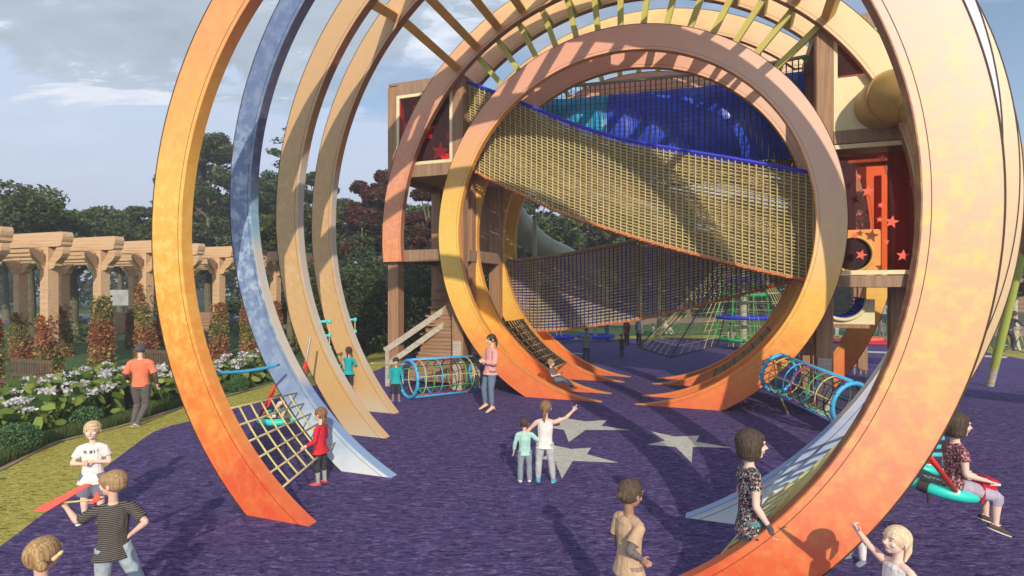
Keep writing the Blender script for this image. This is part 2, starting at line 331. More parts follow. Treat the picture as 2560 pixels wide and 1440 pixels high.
sheet('street', g((-400, 795), (900, 795), (900, 786), (-400, 786)), 0.004, M['pave'])
for k, pts in enumerate([[(2160, 878), (2216, 880), (2216, 884), (2160, 882)], [(2444, 888), (2520, 892), (2516, 896), (2442, 892)], [(1432, 883), (1460, 884), (1460, 886), (1432, 885)]]):
    o = sheet('line_marking', g(*pts), 0.012, M['starwhite'])
def star(pts, label):
    o = sheet('star_marking', g(*pts), 0.012, M['starwhite']); tag(o, label, 'floor marking')
star([(1396, 1044), (1465, 1055), (1519, 1051), (1503, 1066), (1578, 1077), (1464, 1076), (1422, 1107), (1410, 1076), (1370, 1070), (1400, 1065)], 'pale star set in the purple floor just right of the pointing girl')
star([(1375, 1113), (1428, 1124), (1478, 1121), (1467, 1137), (1547, 1159), (1432, 1154), (1405, 1199), (1386, 1152), (1345, 1149), (1381, 1136)], 'pale star in the purple floor, lowest, beside the pointing girl’s legs')
star([(1628, 1080), (1688, 1093), (1749, 1090), (1740, 1106), (1829, 1121), (1732, 1119), (1729, 1158), (1689, 1119), (1617, 1113), (1663, 1103)], 'pale star in the purple floor standing apart, towards the dark haired girl')
# ---------------------------------------------------------------- rings
def ring(label, n, Ro, Ri, hc, mat, trim, uc=-2.53, t=0.16, zl=0.0, zr=0.0, group='arches of the tunnel', seg=200, outtrim=None):
    T = gthing('arch', label, 'arch', uc, n, 0, group)
    def angs(R, zl, zr): return (math.pi-math.asin((zl-hc)/R), math.asin((zr-hc)/R))
    o0, o1 = angs(Ro, zl, zr); i0, i1 = angs(Ri, zl, zr)
    if o0 > math.pi*1.5-0.01: pass
    s = MB()
    def quad_ring(s, Ra, a0, a1, Rb, b0, b1, y0, y1):
        vs = []
        for k in range(seg+1):
            q = k/seg
            A = a0+(a1-a0)*q; B = b0+(b1-b0)*q
            for R, ang in ((Ra, A), (Rb, B)):
                for y in (y0, y1): vs.append((R*math.cos(ang), y, hc+R*math.sin(ang)))
        fs = []
        for k in range(seg):
            a = 4*k; c = a+4
            fs += [(a, c, c+2, a+2), (a+1, a+3, c+3, c+1), (a, a+1, c+1, c), (a+2, c+2, c+3, a+3)]
        fs += [(0, 2, 3, 1), (4*seg, 4*seg+1, 4*seg+3, 4*seg+2)]
        s.add(vs, fs)
    quad_ring(s, Ro, o0, o1, Ri, i0, i1, 0, t)
    s.build('band', mat, T)
    # inner edge strip and thin dark seams
    e = MB(); r2 = Ri-0.012; b0, b1 = angs(r2, zl, zr); quad_ring(e, Ri+0.0, i0, i1, r2, b0, b1, -0.006, t+0.006); e.build('inner_edge', trim, T)
    for R in (Ro,):
        e = MB(); r2 = Ro+0.010; b0, b1 = angs(r2, zl, zr); quad_ring(e, r2, b0, b1, Ro, o0, o1, -0.006, t+0.006); e.build('outer_edge', outtrim or M['line'], T)
    e = MB(); ra, rb = Ri+0.062, Ri+0.058; a0, a1 = angs(ra, zl, zr); b0, b1 = angs(rb, zl, zr); quad_ring(e, ra, a0, a1, rb, b0, b1, -0.003, 0); e.build('seam', M['line'], T)
    return T
RG = dict(A=(5.39, 4.515, 3.994, 3.461), B=(7.20, 5.125, 4.695, 4.218), C=(9.06, 5.935, 5.414, 4.202), D=(10.94, 6.665, 6.126, 4.248),
          E1=(13.93, 6.68, 6.09, 4.16), E2=(15.0, 6.68, 6.09, 4.16), E3=(17.0, 6.68, 6.09, 4.16), E4=(18.1, 6.68, 6.09, 4.16),
          F=(13.82, 4.829, 4.249, 4.226), G=(15.0, 4.829, 4.249, 4.226), H=(17.0, 4.829, 4.249, 4.226), I=(18.1, 4.829, 4.249, 4.226))
ring('huge orange to yellow arch nearest the camera, crossing the right side of the view', *RG['A'], M['ringA'], M['trimA'], uc=-2.58, t=0.14)
ring('blue and white arch just behind the big orange one', *RG['B'], M['ringB'], M['trimB'], uc=-2.56, t=0.15)
ring('tan arch behind the blue one, its foot beside the rope ladder nearest the camera', *RG['C'], M['ringC'], M['trimC'])
ring('tan arch farthest back of the two plain ones, its foot beside the wooden tower', *RG['D'], M['ringC'], M['trimC'], uc=-2.50)
ring('terracotta arch fixed across the front of both wooden towers', *RG['E1'], M['ringE'], M['trimE'], zl=3.52, zr=2.80)
ring('terracotta arch spanning between the towers just behind the front one', *RG['E2'], M['ringE'], M['trimE'], zl=8.61, zr=8.63)
ring('pink yellow arch spanning overhead towards the back of the towers', *RG['E3'], M['ringE'], M['trimE'], zl=8.61, zr=8.63)
ring('last of the large arches, its right leg reaching the floor behind the right tower', *RG['E4'], M['ringF'], M['trimE'], zl=6.5, zr=0.0)
ring('inner fiery yellow arch that frames the rope nets, nearest of its set', *RG['F'], M['ringF'], M['trimO'])
ring('inner fiery arch directly behind the one framing the nets', *RG['G'], M['ringF'], M['trimO'])
ring('inner fiery arch third from the front, where the low net starts', *RG['H'], M['ringF'], M['trimO'])
ring('inner fiery arch at the very back of its set', *RG['I'], M['ringF'], M['trimO'])
# slide beds between the paired inner arches
def arcpt(R, hc, ang, u0=-2.53): return u0+R*math.cos(ang), hc+R*math.sin(ang)
def slide(label, n0, n1, side):
    T = gthing('slide', label, 'slide', -2.53, n0, 0, 'slides between the inner arches')
    s = MB(); vs = []; K = 60; R = 4.249+0.40
    a_end = math.asin((0.0+0.10-4.226)/R)
    for k in range(K+1):
        a = a_end+(rad(20)-a_end)*k/K
        for (r, y) in ((R, 0), (R, n1-n0), (R+0.03, n1-n0), (R+0.03, 0)):
            vs.append((side*r*math.cos(a), y, 4.226+r*math.sin(a)))
    fs = [(4*k+i, 4*k+(i+1) % 4, 4*k+4+(i+1) % 4, 4*k+4+i) for k in range(K) for i in range(4)]+[(0, 1, 2, 3), (4*K, 4*K+3, 4*K+2, 4*K+1)]
    s.add(vs, fs).build('slide_bed', M['ringF'], T, smooth='auto')
    e = MB(); e.tube([(side*(R-0.02)*math.cos(a_end), 0.02, 4.226+(R-0.02)*math.sin(a_end)), (side*(R-0.02)*math.cos(a_end), n1-n0-0.02, 4.226+(R-0.02)*math.sin(a_end))], 0.03); e.build('slide_lip', M['trimO'], T)
slide('fiery slide bed between the two nearest inner arches, boy sliding on it', 13.99, 14.99, -1)
slide('fiery slide bed on the right, between the two nearest inner arches', 13.99, 14.99, 1)
slide('fiery slide bed on the left between the two rear inner arches', 17.17, 18.09, -1)
slide('fiery slide bed on the right between the two rear inner arches', 17.17, 18.09, 1)
# bars between arches
nb = [0]
ORD = ['leftmost', 'second from the left', 'third from the left', 'fourth from the left', 'fifth from the left', 'sixth from the left', 'seventh from the left', 'seventh from the right', 'sixth from the right', 'fifth from the right', 'fourth from the right', 'third from the right', 'second from the right', 'rightmost']
def bar(a, b, w, h, mat, label, group, up=None):
    a = Vector(a); b = Vector(b); mid = (a+b)/2; T = MB()
    T.beam(a-mid, b-mid, w, h, up or (0, 0, 1)); o = T.build('crossbar', mat, None, G(*mid), -TH); tag(o, label, 'bar', group)
def bars_axial(n0, n1, R0, h0, R1, h1, degs, mat, label, group, w=0.19, h=0.20):
    for o_, d in zip(ORD, degs):
        a = rad(d); p = arcpt(R0, h0, a); q = arcpt(R1, h1, a)
        bar((p[0], n0, p[1]), (q[0], n1, q[1]), w, h, mat, label % o_, group, (math.cos(a), 0, math.sin(a)))
bars_axial(9.23, 10.92, 5.72, 4.20, 6.35, 4.25, [134.3-6.87*k for k in range(14)], M['orangebar'], 'ochre bar overhead between the two tan arches, %s of its row', 'ochre bars between the tan arches')
bars_axial(11.11, 13.90, 6.35, 4.25, 6.30, 4.16, [133.8-6.85*k for k in range(14)], M['orangebar'], 'long ochre bar overhead reaching the terracotta arch, %s of its row', 'long ochre bars to the terracotta arch')
for k, d in enumerate([128.4-6.42*k for k in range(14)]):
    a = rad(d); ca, sa = math.cos(a), math.sin(a)
    for (n0, n1, tl, gr) in ((14.03, 15.0, 'olive spoke above the framing inner arch, %s of its row' % ORD[k], 'olive spokes over the front inner arches'), (17.03, 18.05, 'olive spoke of the rear row under the arches, %s' % ORD[k], 'olive spokes over the rear inner arches')):
        q = Vector((-2.53, n0+0.06, 4.27)); 
        p0 = Vector((-2.53+4.80*ca, n0+0.10, 4.226+4.80*sa)); p1 = Vector((-2.53+6.12*ca, n0+0.10, 4.16+6.12*sa))
        mid = (p0+p1)/2; T = MB(); T.beam(p0-mid, p1-mid, 0.13, 0.14, (0, 1, 0))
        T.beam(p1-mid+Vector((-0.03*ca, 0.07, -0.03*sa)), p1-mid+Vector((-0.03*ca, n1-n0-0.12, -0.03*sa)), 0.13, 0.13, (ca, 0, sa))
        o = T.build('spoke', M['olive'], None, G(*mid), -TH); tag(o, tl, 'bar', gr)
# ================================================================ wooden towers
def post(T, u0, u1, n0, n1, z0, z1, foot=True):
    MB().box(u0, u1, n0, n1, z0+0.14 if foot else z0, z1, 0.015).build('post', M['wood'], T)
    if foot: MB().box(u0+0.06, u1-0.06, n0+0.06, n1-0.06, 0, z0+0.14).build('post_foot', M['steel'], T)
def starpoly(cx, cz, r, rot=0.0, k=0.42):
    return [(cx+(r if i % 2 == 0 else r*k)*math.sin(rot+i*math.pi/5), cz+(r if i % 2 == 0 else r*k)*math.cos(rot+i*math.pi/5)) for i in range(10)]
def window(T, u0, u1, z0, z1, y, frame=0.10, pane=True, stars=()):
    f = MB(); f.box(u0, u1, y-0.03, y+0.06, z1-frame, z1).box(u0, u1, y-0.03, y+0.06, z0, z0+frame).box(u0, u0+frame, y-0.03, y+0.06, z0+frame, z1-frame).box(u1-frame, u1, y-0.03, y+0.06, z0+frame, z1-frame)
    W_ = f.build('window', M['cream'], T)
    if pane:
        MB().box(u0+frame, u1-frame, y+0.01, y+0.02, z0+frame, z1-frame).build('pane', M['redglass'], W_)
    for (cx, cz, r, rot) in stars:
        s = MB(); s.prism(starpoly(cx, cz, r, rot), y+0.30, y+0.33, lambda a, b, c: (a, c, b)); s.build('star_cutout', M['starred'], W_)
N0, N1 = 14.10, 17.0
# ---- left tower: local origin at u=-9.15, n=14.1
W2 = 2.38; D2 = N1-N0
T = gthing('play_tower', 'left wooden play tower with a red glazed lookout and stairs inside', 'play tower', -9.15, N0, 0, 'wooden play towers'); TL = T
for (a, b) in ((0, 0), (W2-0.34, 0), (0, D2-0.34), (W2-0.34, D2-0.34)): post(T, a, a+0.34, b, b+0.34, 0, 8.5)
post(T, W2-0.30, W2-0.02, 0.62, 0.90, 0, 6.0); post(T, 0.62, 0.90, D2-0.30, D2-0.02, 0, 5.9)
for z0, z1 in ((3.52, 3.85), (5.88, 6.22), (8.22, 8.53)):
    pr = 0.012
    b_ = MB(); b_.box(0.34, W2-0.34, -pr, 0.20, z0, z1, 0.008); b_.build('beam', M['woodx'], T)
    b_ = MB(); b_.box(0.34, W2-0.34, D2-0.20, D2+pr, z0, z1, 0.008); b_.build('beam', M['woodx'], T)
    b_ = MB(); b_.box(W2-0.20, W2+pr, 0.34, D2-0.34, z0, z1, 0.008); b_.build('beam', M['woodx'], T)
    b_ = MB(); b_.box(-pr, 0.20, 0.34, D2-0.34, z0, z1, 0.008); b_.build('beam', M['woodx'], T)
for z in (3.70, 6.05):
    d = MB()
    for k in range(18): d.box(0.22, W2-0.22, 0.36+k*(D2-0.72)/18, 0.36+(k+0.93)*(D2-0.72)/18, z, z+0.05)
    d.build('deck', M['board'], T)
d = MB(); d.box(0.02, W2-0.02, 0.02, D2-0.02, 8.53, 8.60); d.build('roof', M['woodx'], T)
d = MB()
for k in range(7): d.box(0.05+k*0.34, 0.13+k*0.34, 0.2, D2-0.2, 8.30, 8.52)
d.build('rafter', M['redwall'], T)
# lookout walls
d = MB(); d.box(0.34, W2-0.34, D2-0.12, D2-0.06, 6.22, 8.22); d.build('back_wall', M['redwall'], T)
d = MB(); d.box(W2-0.12, W2-0.06, 1.0, D2-0.34, 6.22, 8.22); d.build('side_wall', M['redwall'], T)
d = MB(); d.box(0.04, 0.10, 0.34, D2-0.34, 6.22, 8.22); d.build('side_wall', M['redwall'], T)
window(T, 0.30, W2-0.32, 6.22, 8.22, 0.02, 0.085, True, ((0.75, 7.95, 0.16, 0.2), (1.05, 7.2, 0.34, 2.3), (1.5, 6.62, 0.30, 0.15), (1.75, 6.45, 0.2, 0.5), (0.55, 7.45, 0.12, 0.3), (1.8, 7.05, 0.15, 0.1)))
d = MB(); d.box(1.3, 1.75, 1.6, 1.75, 6.22, 7.6); d.build('partition', M['redwall'], T)
# middle storey: doorway panel wall with cream edges
d = MB()
d.box(0.34, 0.42, 0.10, 0.16, 3.85, 5.88).box(W2-0.46, W2-0.34, 0.10, 0.16, 3.85, 5.88); d.build('door_frame', M['cream'], T)
d = MB()
for x0, x1 in ((0.20, 0.62), (1.30, W2-0.2)): d.box(x0, x1, D2-0.14, D2-0.08, 3.85, 5.88)
d.box(0.62, 1.30, D2-0.14, D2-0.08, 5.5, 5.88); d.build('back_wall', M['woodx'], T)
# stairs rising to the right/back
d = MB(); ns = 13
for k in range(ns):
    z = 0.12+k*(3.55-0.12)/ns; x = 0.52+k*0.10; y = 0.45+k*0.155
    d.box(0.45, 2.0, y, y+0.20, z+0.20, z+0.25); d.box(0.45, 2.0, y+0.17, y+0.20, z, z+0.20)
d.build('stair', M['board'], T)
d = MB()
for k in range(22):
    z = 0.12+k*0.105; d.box(0.45+max(0, k-2)*0.066, 1.98, 0.38, 0.42, z, z+0.095)
d.build('stair_cladding', M['board'], T)
d = MB(); d.beam((-0.02, -0.10, 1.00), (1.85, 0.5, 2.35), 0.05, 0.16); d.build('handrail', M['grey_rail'], T)
d = MB(); d.beam((0.05, -0.10, 0.60), (1.85, 0.5, 1.95), 0.05, 0.15); d.build('handrail', M['grey_rail'], T)
d = MB(); d.box(0.02, 0.13, -0.15, -0.07, 0.0, 1.02); d.build('rail_post', M['grey_rail'], T)
for x, y in ((W2-0.30, -0.04), (W2+0.015, 0.5)):
    d = MB(); d.box(x, x+0.26, y, y+0.03, 0.0, 1.35, 0.01)
    for zz_ in (0.2, 0.6, 1.1, 1.25): d.box(x+0.05, x+0.08, y-0.012, y, zz_, zz_+0.03).box(x+0.17, x+0.20, y-0.012, y, zz_, zz_+0.03)
    d.build('steel_plate', M['grey_rail'], T)
d = MB()
for z in (0.5, 0.8, 1.1): d.beam((W2-0.05, 1.0, z), (W2-0.05, 2.2, z+0.9), 0.05, 0.10)
d.build('stair_brace', M['grey_rail'], T)
# ---- right tower: local origin at u=1.74
T = gthing('play_tower', 'right wooden play tower with red star panels and a brass tube slide', 'play tower', 1.74, N0, 0, 'wooden play towers'); TR = T
for (a, b) in ((0, 0), (W2-0.34, 0), (0, D2-0.34), (W2-0.34, D2-0.34), (W2-0.78, 0.9)): post(T, a, a+0.34, b, b+0.34, 0, 8.5)
for z0, z1 in ((2.79, 3.04), (5.88, 6.16), (8.28, 8.55)):
    pr = 0.012
    MB().box(0.34, W2-0.34, -pr, 0.20, z0, z1, 0.008).build('beam', M['woodx'], T)
    MB().box(0.34, W2-0.34, D2-0.20, D2+pr, z0, z1, 0.008).build('beam', M['woodx'], T)
    MB().box(W2-0.20, W2+pr, 0.34, D2-0.34, z0, z1, 0.008).build('beam', M['woodx'], T)
    MB().box(-pr, 0.20, 0.34, D2-0.34, z0, z1, 0.008).build('beam', M['woodx'], T)
for z in (2.98, 6.0):
    d = MB()
    for k in range(18): d.box(0.22, W2-0.22, 0.36+k*(D2-0.72)/18, 0.36+(k+0.93)*(D2-0.72)/18, z, z+0.05)
    d.build('deck', M['board'], T)
MB().box(0.02, W2-0.02, 0.02, D2-0.02, 8.55, 8.62).build('roof', M['woodx'], T)
for z in (3.10, 5.80): MB().box(0.34, W2-0.34, -0.03, 0.03, z-0.04, z+0.05).build('trim', M['cream'], T)
MB().box(0.34, W2-0.34, 0.0, 0.06, 6.16, 7.22).build('wall_panel', M['cream_wall'], T)
window(T, 0.34, W2-0.34, 7.22, 8.28, 0.03, 0.075, True, ((1.2, 7.85, 0.10, 0.2), (1.25, 7.45, 0.10, 0.4)))
# star room: red glass front with stars, red boards behind, hoop
gl_ = MB().box(0.34, W2-0.34, 0.62, 0.63, 3.15, 5.76).build('red_screen', M['redglass'], T)
for cx, cz, r, rot in ((1.25, 5.52, .08, .1), (0.82, 5.16, .08, .2), (0.98, 4.83, .13, .1), (1.22, 4.52, .07, .3), (1.20, 4.22, .07, .1), (1.42, 4.16, .14, .2), (0.75, 3.90, .08, .5), (1.32, 3.75, .07, .1), (0.86, 3.48, .12, .3), (1.62, 3.45, .13, .1), (1.80, 4.95, .09, .2)):
    MB().prism(starpoly(cx, cz, r, rot), 0.02, 0.045, lambda a, b, c: (a, c, b)).build('star_cutout', M['starred'], T)
MB().box(0.34, 1.25, D2-0.14, D2-0.10, 3.05, 5.88).build('back_wall', M['redwall'], T)
MB().box(W2-0.12, W2-0.08, 0.36, D2-0.36, 3.05, 5.88).build('side_wall', M['redwall'], T)
MB().box(1.30, 1.42, 0.9, 1.05, 3.05, 5.3).build('partition', M['starred'], T)
# orange hoop panel
d = MB(); K = 32; cxh, czh, rh = 0.78, 3.52, 0.36
sq = [(0.36, 3.06), (1.32, 3.06), (1.32, 4.06), (0.36, 4.06)]
vs = []; 
for y in (0.50, 0.55):
    for k in range(K):
        a = 2*math.pi*k/K; ca, sa = math.cos(a), math.sin(a)
        vs.append((cxh+rh*ca, y, czh+rh*sa))
        s_ = min(((1.32-cxh)/ca if ca > 0 else (0.36-cxh)/ca) if abs(ca) > 1e-6 else 9, ((4.06-czh)/sa if sa > 0 else (3.06-czh)/sa) if abs(sa) > 1e-6 else 9)
        vs.append((cxh+s_*ca, y, czh+s_*sa))
fs = []
for k in range(K):
    a, b = 2*k, 2*((k+1) % K); o_ = 2*K
    fs += [(a, b, b+1, a+1), (o_+a, o_+a+1, o_+b+1, o_+b), (a, o_+a, o_+b, b)]
d.add(vs, fs); d.build('hoop_panel', M['orangepan'], T)
d = MB(); d.tube([(cxh+(rh+0.03)*math.cos(a), 0.47, czh+(rh+0.03)*math.sin(a)) for a in np.linspace(0, 2*math.pi, 33)[:-1]], 0.035, 8, True); d.build('hoop_ring', M['orangebar'], T, smooth=True)
d = MB(); d.lathe([(rh-0.005, 0.0), (rh-0.005, 1.6), (0.02, 1.62)], 28); d.v = [(cxh+x, 0.5+z, czh+y) for x, y, z in d.v]; o_ = d.build('hoop_tunnel', M['dark'], T, smooth='auto')
# cream hoop below deck with blue net tube
d = MB(); K = 20; lp = [(0.36, 1.95), (1.30, 1.95), (1.30, 2.52)]+[(0.66+0.46*math.cos(-math.pi*k/K), 2.52+0.46*math.sin(-math.pi*k/K)) for k in range(K+1) if 0.66+0.46*math.cos(-math.pi*k/K) > 0.36]+[(0.36, 2.12)]
d.prism(lp, 0.95, 1.0, lambda a, b, c: (a, c, b)); d.build('lower_panel', M['cream_wall'], T)
d = MB(); d.tube([(0.66+0.47*math.cos(a), 0.9, 2.52+0.47*math.sin(a)) for a in np.linspace(math.pi, 2*math.pi, 20)], 0.045, 8); d.build('lower_hoop', M['cream'], T, smooth=True)
d = MB()
for k in range(14):
    a = math.pi+math.pi*k/13; d.tube([(0.66+0.44*math.cos(a), 0.9, 2.52+0.44*math.sin(a)), (0.66+0.40*math.cos(a), 2.0, 2.55+0.40*math.sin(a))], 0.02, 5)
for k in range(14):
    d.tube([(0.66+0.43*math.cos(a), 0.95+k*0.075, 2.52+0.43*math.sin(a)) for a in np.linspace(math.pi, 2*math.pi, 12)], 0.014, 4)
d.build('net_chute', M['blue'], T)
d = MB(); d.box(0.36, 1.2, 0.96, 1.02, 1.86, 1.95).box(0.36, 0.44, 0.96, 1.02, 0.0, 1.86); d.build('frame', M['wood'], T)
d = MB(); d.box(0.02, 0.30, -0.05, -0.015, 0.05, 1.25, 0.01).box(-0.05, -0.015, 0.4, 0.6, 0.05, 1.5, 0.01); d.build('steel_plate', M['grey_rail'], T)
# small tower pair of posts behind (boarded walkway support)
for px, y0, Y in ((2155, 930, 17.8), (2143, 925, 18.6)):
    p = at(px, 930, Y); T2 = thing('timber_post', 'short timber post standing behind the right tower, %s' % ('nearer of two' if Y < 18 else 'farther of two'), 'post', (p.x, p.y, 0), -TH, 'timber posts behind the right tower')
    MB().box(-0.13, 0.13, -0.13, 0.13, 0.25, 3.0, 0.01).build('shaft', M['wood'], T2)
    MB().box(-0.11, -0.06, -0.06, 0.06, 0, 0.26).box(0.06, 0.11, -0.06, 0.06, 0, 0.26).build('foot', M['steel'], T2)
# ---- tube slides
def tubeslide(label, pts, r, mat, seg=8, pole=None):
    P = [Vector(p) for p in pts]; out = []
    for i in range(len(P)-1):
        p0, p1, p2, p3 = P[max(i-1, 0)], P[i], P[i+1], P[min(i+2, len(P)-1)]
        for k in range(seg):
            t = k/seg; out.append(0.5*((2*p1)+(-p0+p2)*t+(2*p0-5*p1+4*p2-p3)*t*t+(-p0+3*p1-3*p2+p3)*t**3))
    out.append(P[-1]); base = Vector((P[0].x, P[0].y, 0))
    T = thing('tube_slide', label, 'tube slide', base)
    MB().tube([p-base for p in out], r, 28).build('tube', mat, T, smooth=True)
    for k in range(seg, len(out)-1, seg):
        d = (out[k+1]-out[k-1]).normalized()*0.03
        MB().tube([out[k]-d-base, out[k]+d-base], r+0.018, 28).build('joint_ring', mat, T, smooth='auto')
    return T
a0 = G(2.98, 14.15, 6.62); a1 = G(3.05, 13.55, 6.62)
tubeslide('brass brown tube slide leaving the cream panel high on the right tower', [a0, a1, G(3.35, 13.15, 6.50), G(3.85, 13.05, 6.0), G(4.5, 13.2, 5.1), G(5.6, 13.9, 3.9), G(7.2, 15.0, 2.2), G(8.4, 15.9, 0.9)], 0.52, M['tube'])
b_ = [at(1270, 520, 21.5), at(1310, 575, 22.0), at(1360, 620, 22.5), at(1420, 650, 23.2), at(1480, 700, 24.5), at(1500, 760, 25.6)]
tubeslide('grey green tube slide curving down behind the left tower', b_, 0.48, M['tube2'])
p = at(1337, 840, 19.6); T = thing('support_pole', 'slim olive pole standing behind the nets beside the grey tube slide', 'pole', (p.x, p.y, 0))
MB().tube([(0, 0, 0), (0, 0, 5.1)], 0.075, 12).build('shaft', M['tube2'], T, smooth='auto'); MB().tube([(0, 0, 0), (0, 0, 0.03)], 0.15, 12).build('base_plate', M['steel'], T)
for k, (px, py, z, nm) in enumerate([(2548, 330, 0, 0)]):
    q = [G(9.0, 14.0, 6.4), G(9.6, 14.6, 6.1), G(10.6, 15.2, 5.5), G(12.0, 15.5, 4.9)]
    tubeslide('brown tube of a further slide at the far right edge', q, 0.6, M['tube'])
# ================================================================ rope nets between the towers
def interp(tab, u):
    xs = [a for a, b in tab]; ys = [b for a, b in tab]; return float(np.interp(u, xs, ys))
def smooth_tab(tab, k=60):
    xs = np.array([a for a, b in tab]); ys = np.array([b for a, b in tab]); X = np.linspace(xs[0], xs[-1], k)
    Y = np.interp(X, xs, ys)
    for _ in range(12): Y[1:-1] = (Y[:-2]+2*Y[1:-1]+Y[2:])/4
    return list(zip(X, Y))
def ribbon_rope(s, pts, r, n=4): s.tube(pts, r, n)
def net_tunnel(name, label, n0, n1, topx, botx, nv, nh, m_v, m_h, m_top, m_bot, rv, rh, base_u=-6.7, hstyle=None):
    top = smooth_tab([pl(x, y, n0) for x, y in topx]); bot = smooth_tab([pl(x, y, n0) for x, y in botx])
    ua = max(top[0][0], bot[0][0]); ub = min(top[-1][0], bot[-1][0])
    T = gthing(name, label, 'net bridge', ua, n0, 0, 'rope net bridges between the towers')
    U0 = ua
    def P(u, q, y): zt = interp(top, u); zb = interp(bot, u); return (u-U0, y, zb+(zt-zb)*q)
    for y, nm in ((0, 'near_net'), (n1-n0, 'far_net')):
        s = MB()
        for k in range(nv+1):
            u = ua+(ub-ua)*k/nv; s.tube([P(u, q, y-0.012+0.05*math.sin(q*3)) for q in (-0.015, 0.5, 1.01)], rv, 4)
        s.build(nm, m_v, T)
        s = MB()
        for j in range(nh+1):
            q = j/nh; s.tube([P(ua+(ub-ua)*k/36, q, y+0.012+0.05*math.sin(q*3)+ (0.01 if j % 2 else 0)) for k in range(37)], rh, 4)
        s.build(nm+'_rungs', m_h, T)
        s = MB(); s.tube([P(ua+(ub-ua)*k/48, 1.015, y) for k in range(49)], 0.045, 8); s.build('top_rope', m_top, T, smooth=True)
        s = MB()
        for k in range(nv//2): u = ua+(ub-ua)*(2*k+0.5)/nv; p = P(u, -0.01, y); s.box(p[0]-0.05, p[0]+0.05, y-0.04, y+0.04, p[2]-0.05, p[2]+0.02)
        s.tube([P(ua+(ub-ua)*k/48, -0.02, y) for k in range(49)], 0.03, 6); s.build('bottom_rope', m_bot, T)
    s = MB()
    for k in range(nv*2):
        u = ua+(ub-ua)*k/(nv*2); p = P(u, 0.0, 0); s.tube([(p[0], 0, p[2]), (p[0], (n1-n0)/2, p[2]-0.08), (p[0], n1-n0, p[2])], 0.022, 4)
    s.build('floor_slats', M['brownslat'] if m_h != M['blackrope'] else m_bot, T)
    for u, q in ((ua, 1.0), (ub, 1.0)):
        p = P(u, q, 0); MB().ell((p[0], -0.02, p[2]), (0.07, 0.07, 0.07)).build('rope_fitting', M['green'], T, smooth=True)
    return T, P, ua, ub, U0
TA, PA, ua, ub, U0 = net_tunnel('net_bridge', 'yellow rope net bridge with a bright blue top rope sloping down to the right', 14.35, 14.92,
    [(1160, 205), (1233, 232), (1300, 257), (1390, 297), (1480, 330), (1580, 358), (1690, 376), (1880, 408), (2034, 437)],
    [(1162, 405), (1188, 430), (1290, 475), (1380, 520), (1500, 562), (1620, 600), (1790, 645), (1900, 672), (2034, 700)], 58, 30, M['yrope'], M['tanrope'], M['blue'], M['orangeclip'], 0.014, 0.016)
# sagging woven sides inside the yellow bridge
s = MB()
for j in range(27):
    q = 0.03+j*0.036
    s.tube([(lambda p: (p[0], 0.10+0.28*math.sin(math.pi*min(1, q*1.1))+0.03*math.sin(k*1.3+j), p[2]))(PA(ua+(ub-ua)*k/30, q, 0)) for k in range(31)], 0.036, 5)
s.build('inner_slats', M['brownslat'], TA)
net_tunnel('net_bridge', 'low net bridge of blue uprights and tan rungs rising to the right', 17.45, 18.0,
    [(1268, 655), (1400, 640), (1560, 610), (1700, 590), (1850, 575), (1992, 560)],
    [(1268, 815), (1335, 826), (1420, 820), (1600, 795), (1750, 760), (1900, 722), (1992, 695)], 66, 24, M['navy'], M['tanrope'], M['brownslat'], M['orangeclip'], 0.013, 0.023)
TC, PC, ua, ub, U0 = net_tunnel('net_bridge', 'high dark net bridge with shiny blue and cyan cloth inside, behind the yellow one', 15.35, 16.6,
    [(1215, 240), (1365, 224), (1600, 202), (1830, 180), (2012, 145)],
    [(1215, 380), (1330, 425), (1525, 447), (1700, 440), (1880, 402), (2012, 395)], 62, 20, M['blackrope'], M['blackrope'], M['tube2'], M['blackrope'], 0.014, 0.005)
def cloth(q0, q1, f0, f1, mat, y, name):
    vs = []; K = 40; J = 8
    for k in range(K+1):
        for j in range(J+1):
            u = ua+(ub-ua)*(f0+(f1-f0)*k/K); q = q0+(q1-q0)*j/J
            if callable(q1): q = q0+(q1(k/K)-q0)*j/J
            p = PC(u, q, 0); vs.append((p[0], y-0.5*math.sin(math.pi*q*0.9)+0.04*math.sin(k*0.9+j*0.4), p[2]))
    fs = [(k*(J+1)+j, (k+1)*(J+1)+j, (k+1)*(J+1)+j+1, k*(J+1)+j+1) for k in range(K) for j in range(J)]
    s = MB(); s.add(vs, fs); o = s.build(name, mat, TC, smooth=True); return o
cloth(0.05, 0.93, 0.0, 0.42, M['cyanc'], 0.62, 'cyan_cloth'); cloth(0.05, 0.93, 0.42, 1.0, M['bluec'], 0.62, 'blue_cloth')
# ---- net curtains between inner arches G and H (left and right)
def archnet(label, side, degs, n0, n1, mat1, mat2, R=4.27, hc=4.226, nr=5, uc=-2.53, r1=0.018, r2=0.018, group='climbing nets between arches', Rb=None, over=0.12):
    Rb = Rb or R
    T = gthing('climbing_net', label, 'climbing net', uc, n0, 0, group)
    def Q(d, y):
        a = rad(d); RR = R+(Rb-R)*y/(n1-n0); return (side*RR*math.cos(a), y, hc+RR*math.sin(a))
    s = MB()
    for d in degs: s.tube([Q(d, 0.0), Q(d, (n1-n0)*0.5), Q(d, n1-n0+over)], r1, 6)
    s.build('long_ropes', mat1, T, smooth=True)
    s = MB()
    for j in range(nr):
        y = (n1-n0)*(j+0.6)/(nr+0.1)
        s.tube([Q(d, y) for d in np.linspace(degs[0], degs[-1], 12)], r2, 6)
    s.build('cross_ropes', mat2, T, smooth=True)
    return T
archnet('black net with yellow rungs strung low between two fiery arches on the left', -1, [-60+k*3.2 for k in range(9)], 15.16, 16.98, M['yrope'], M['blackrope'], nr=8, r1=0.018, r2=0.028)
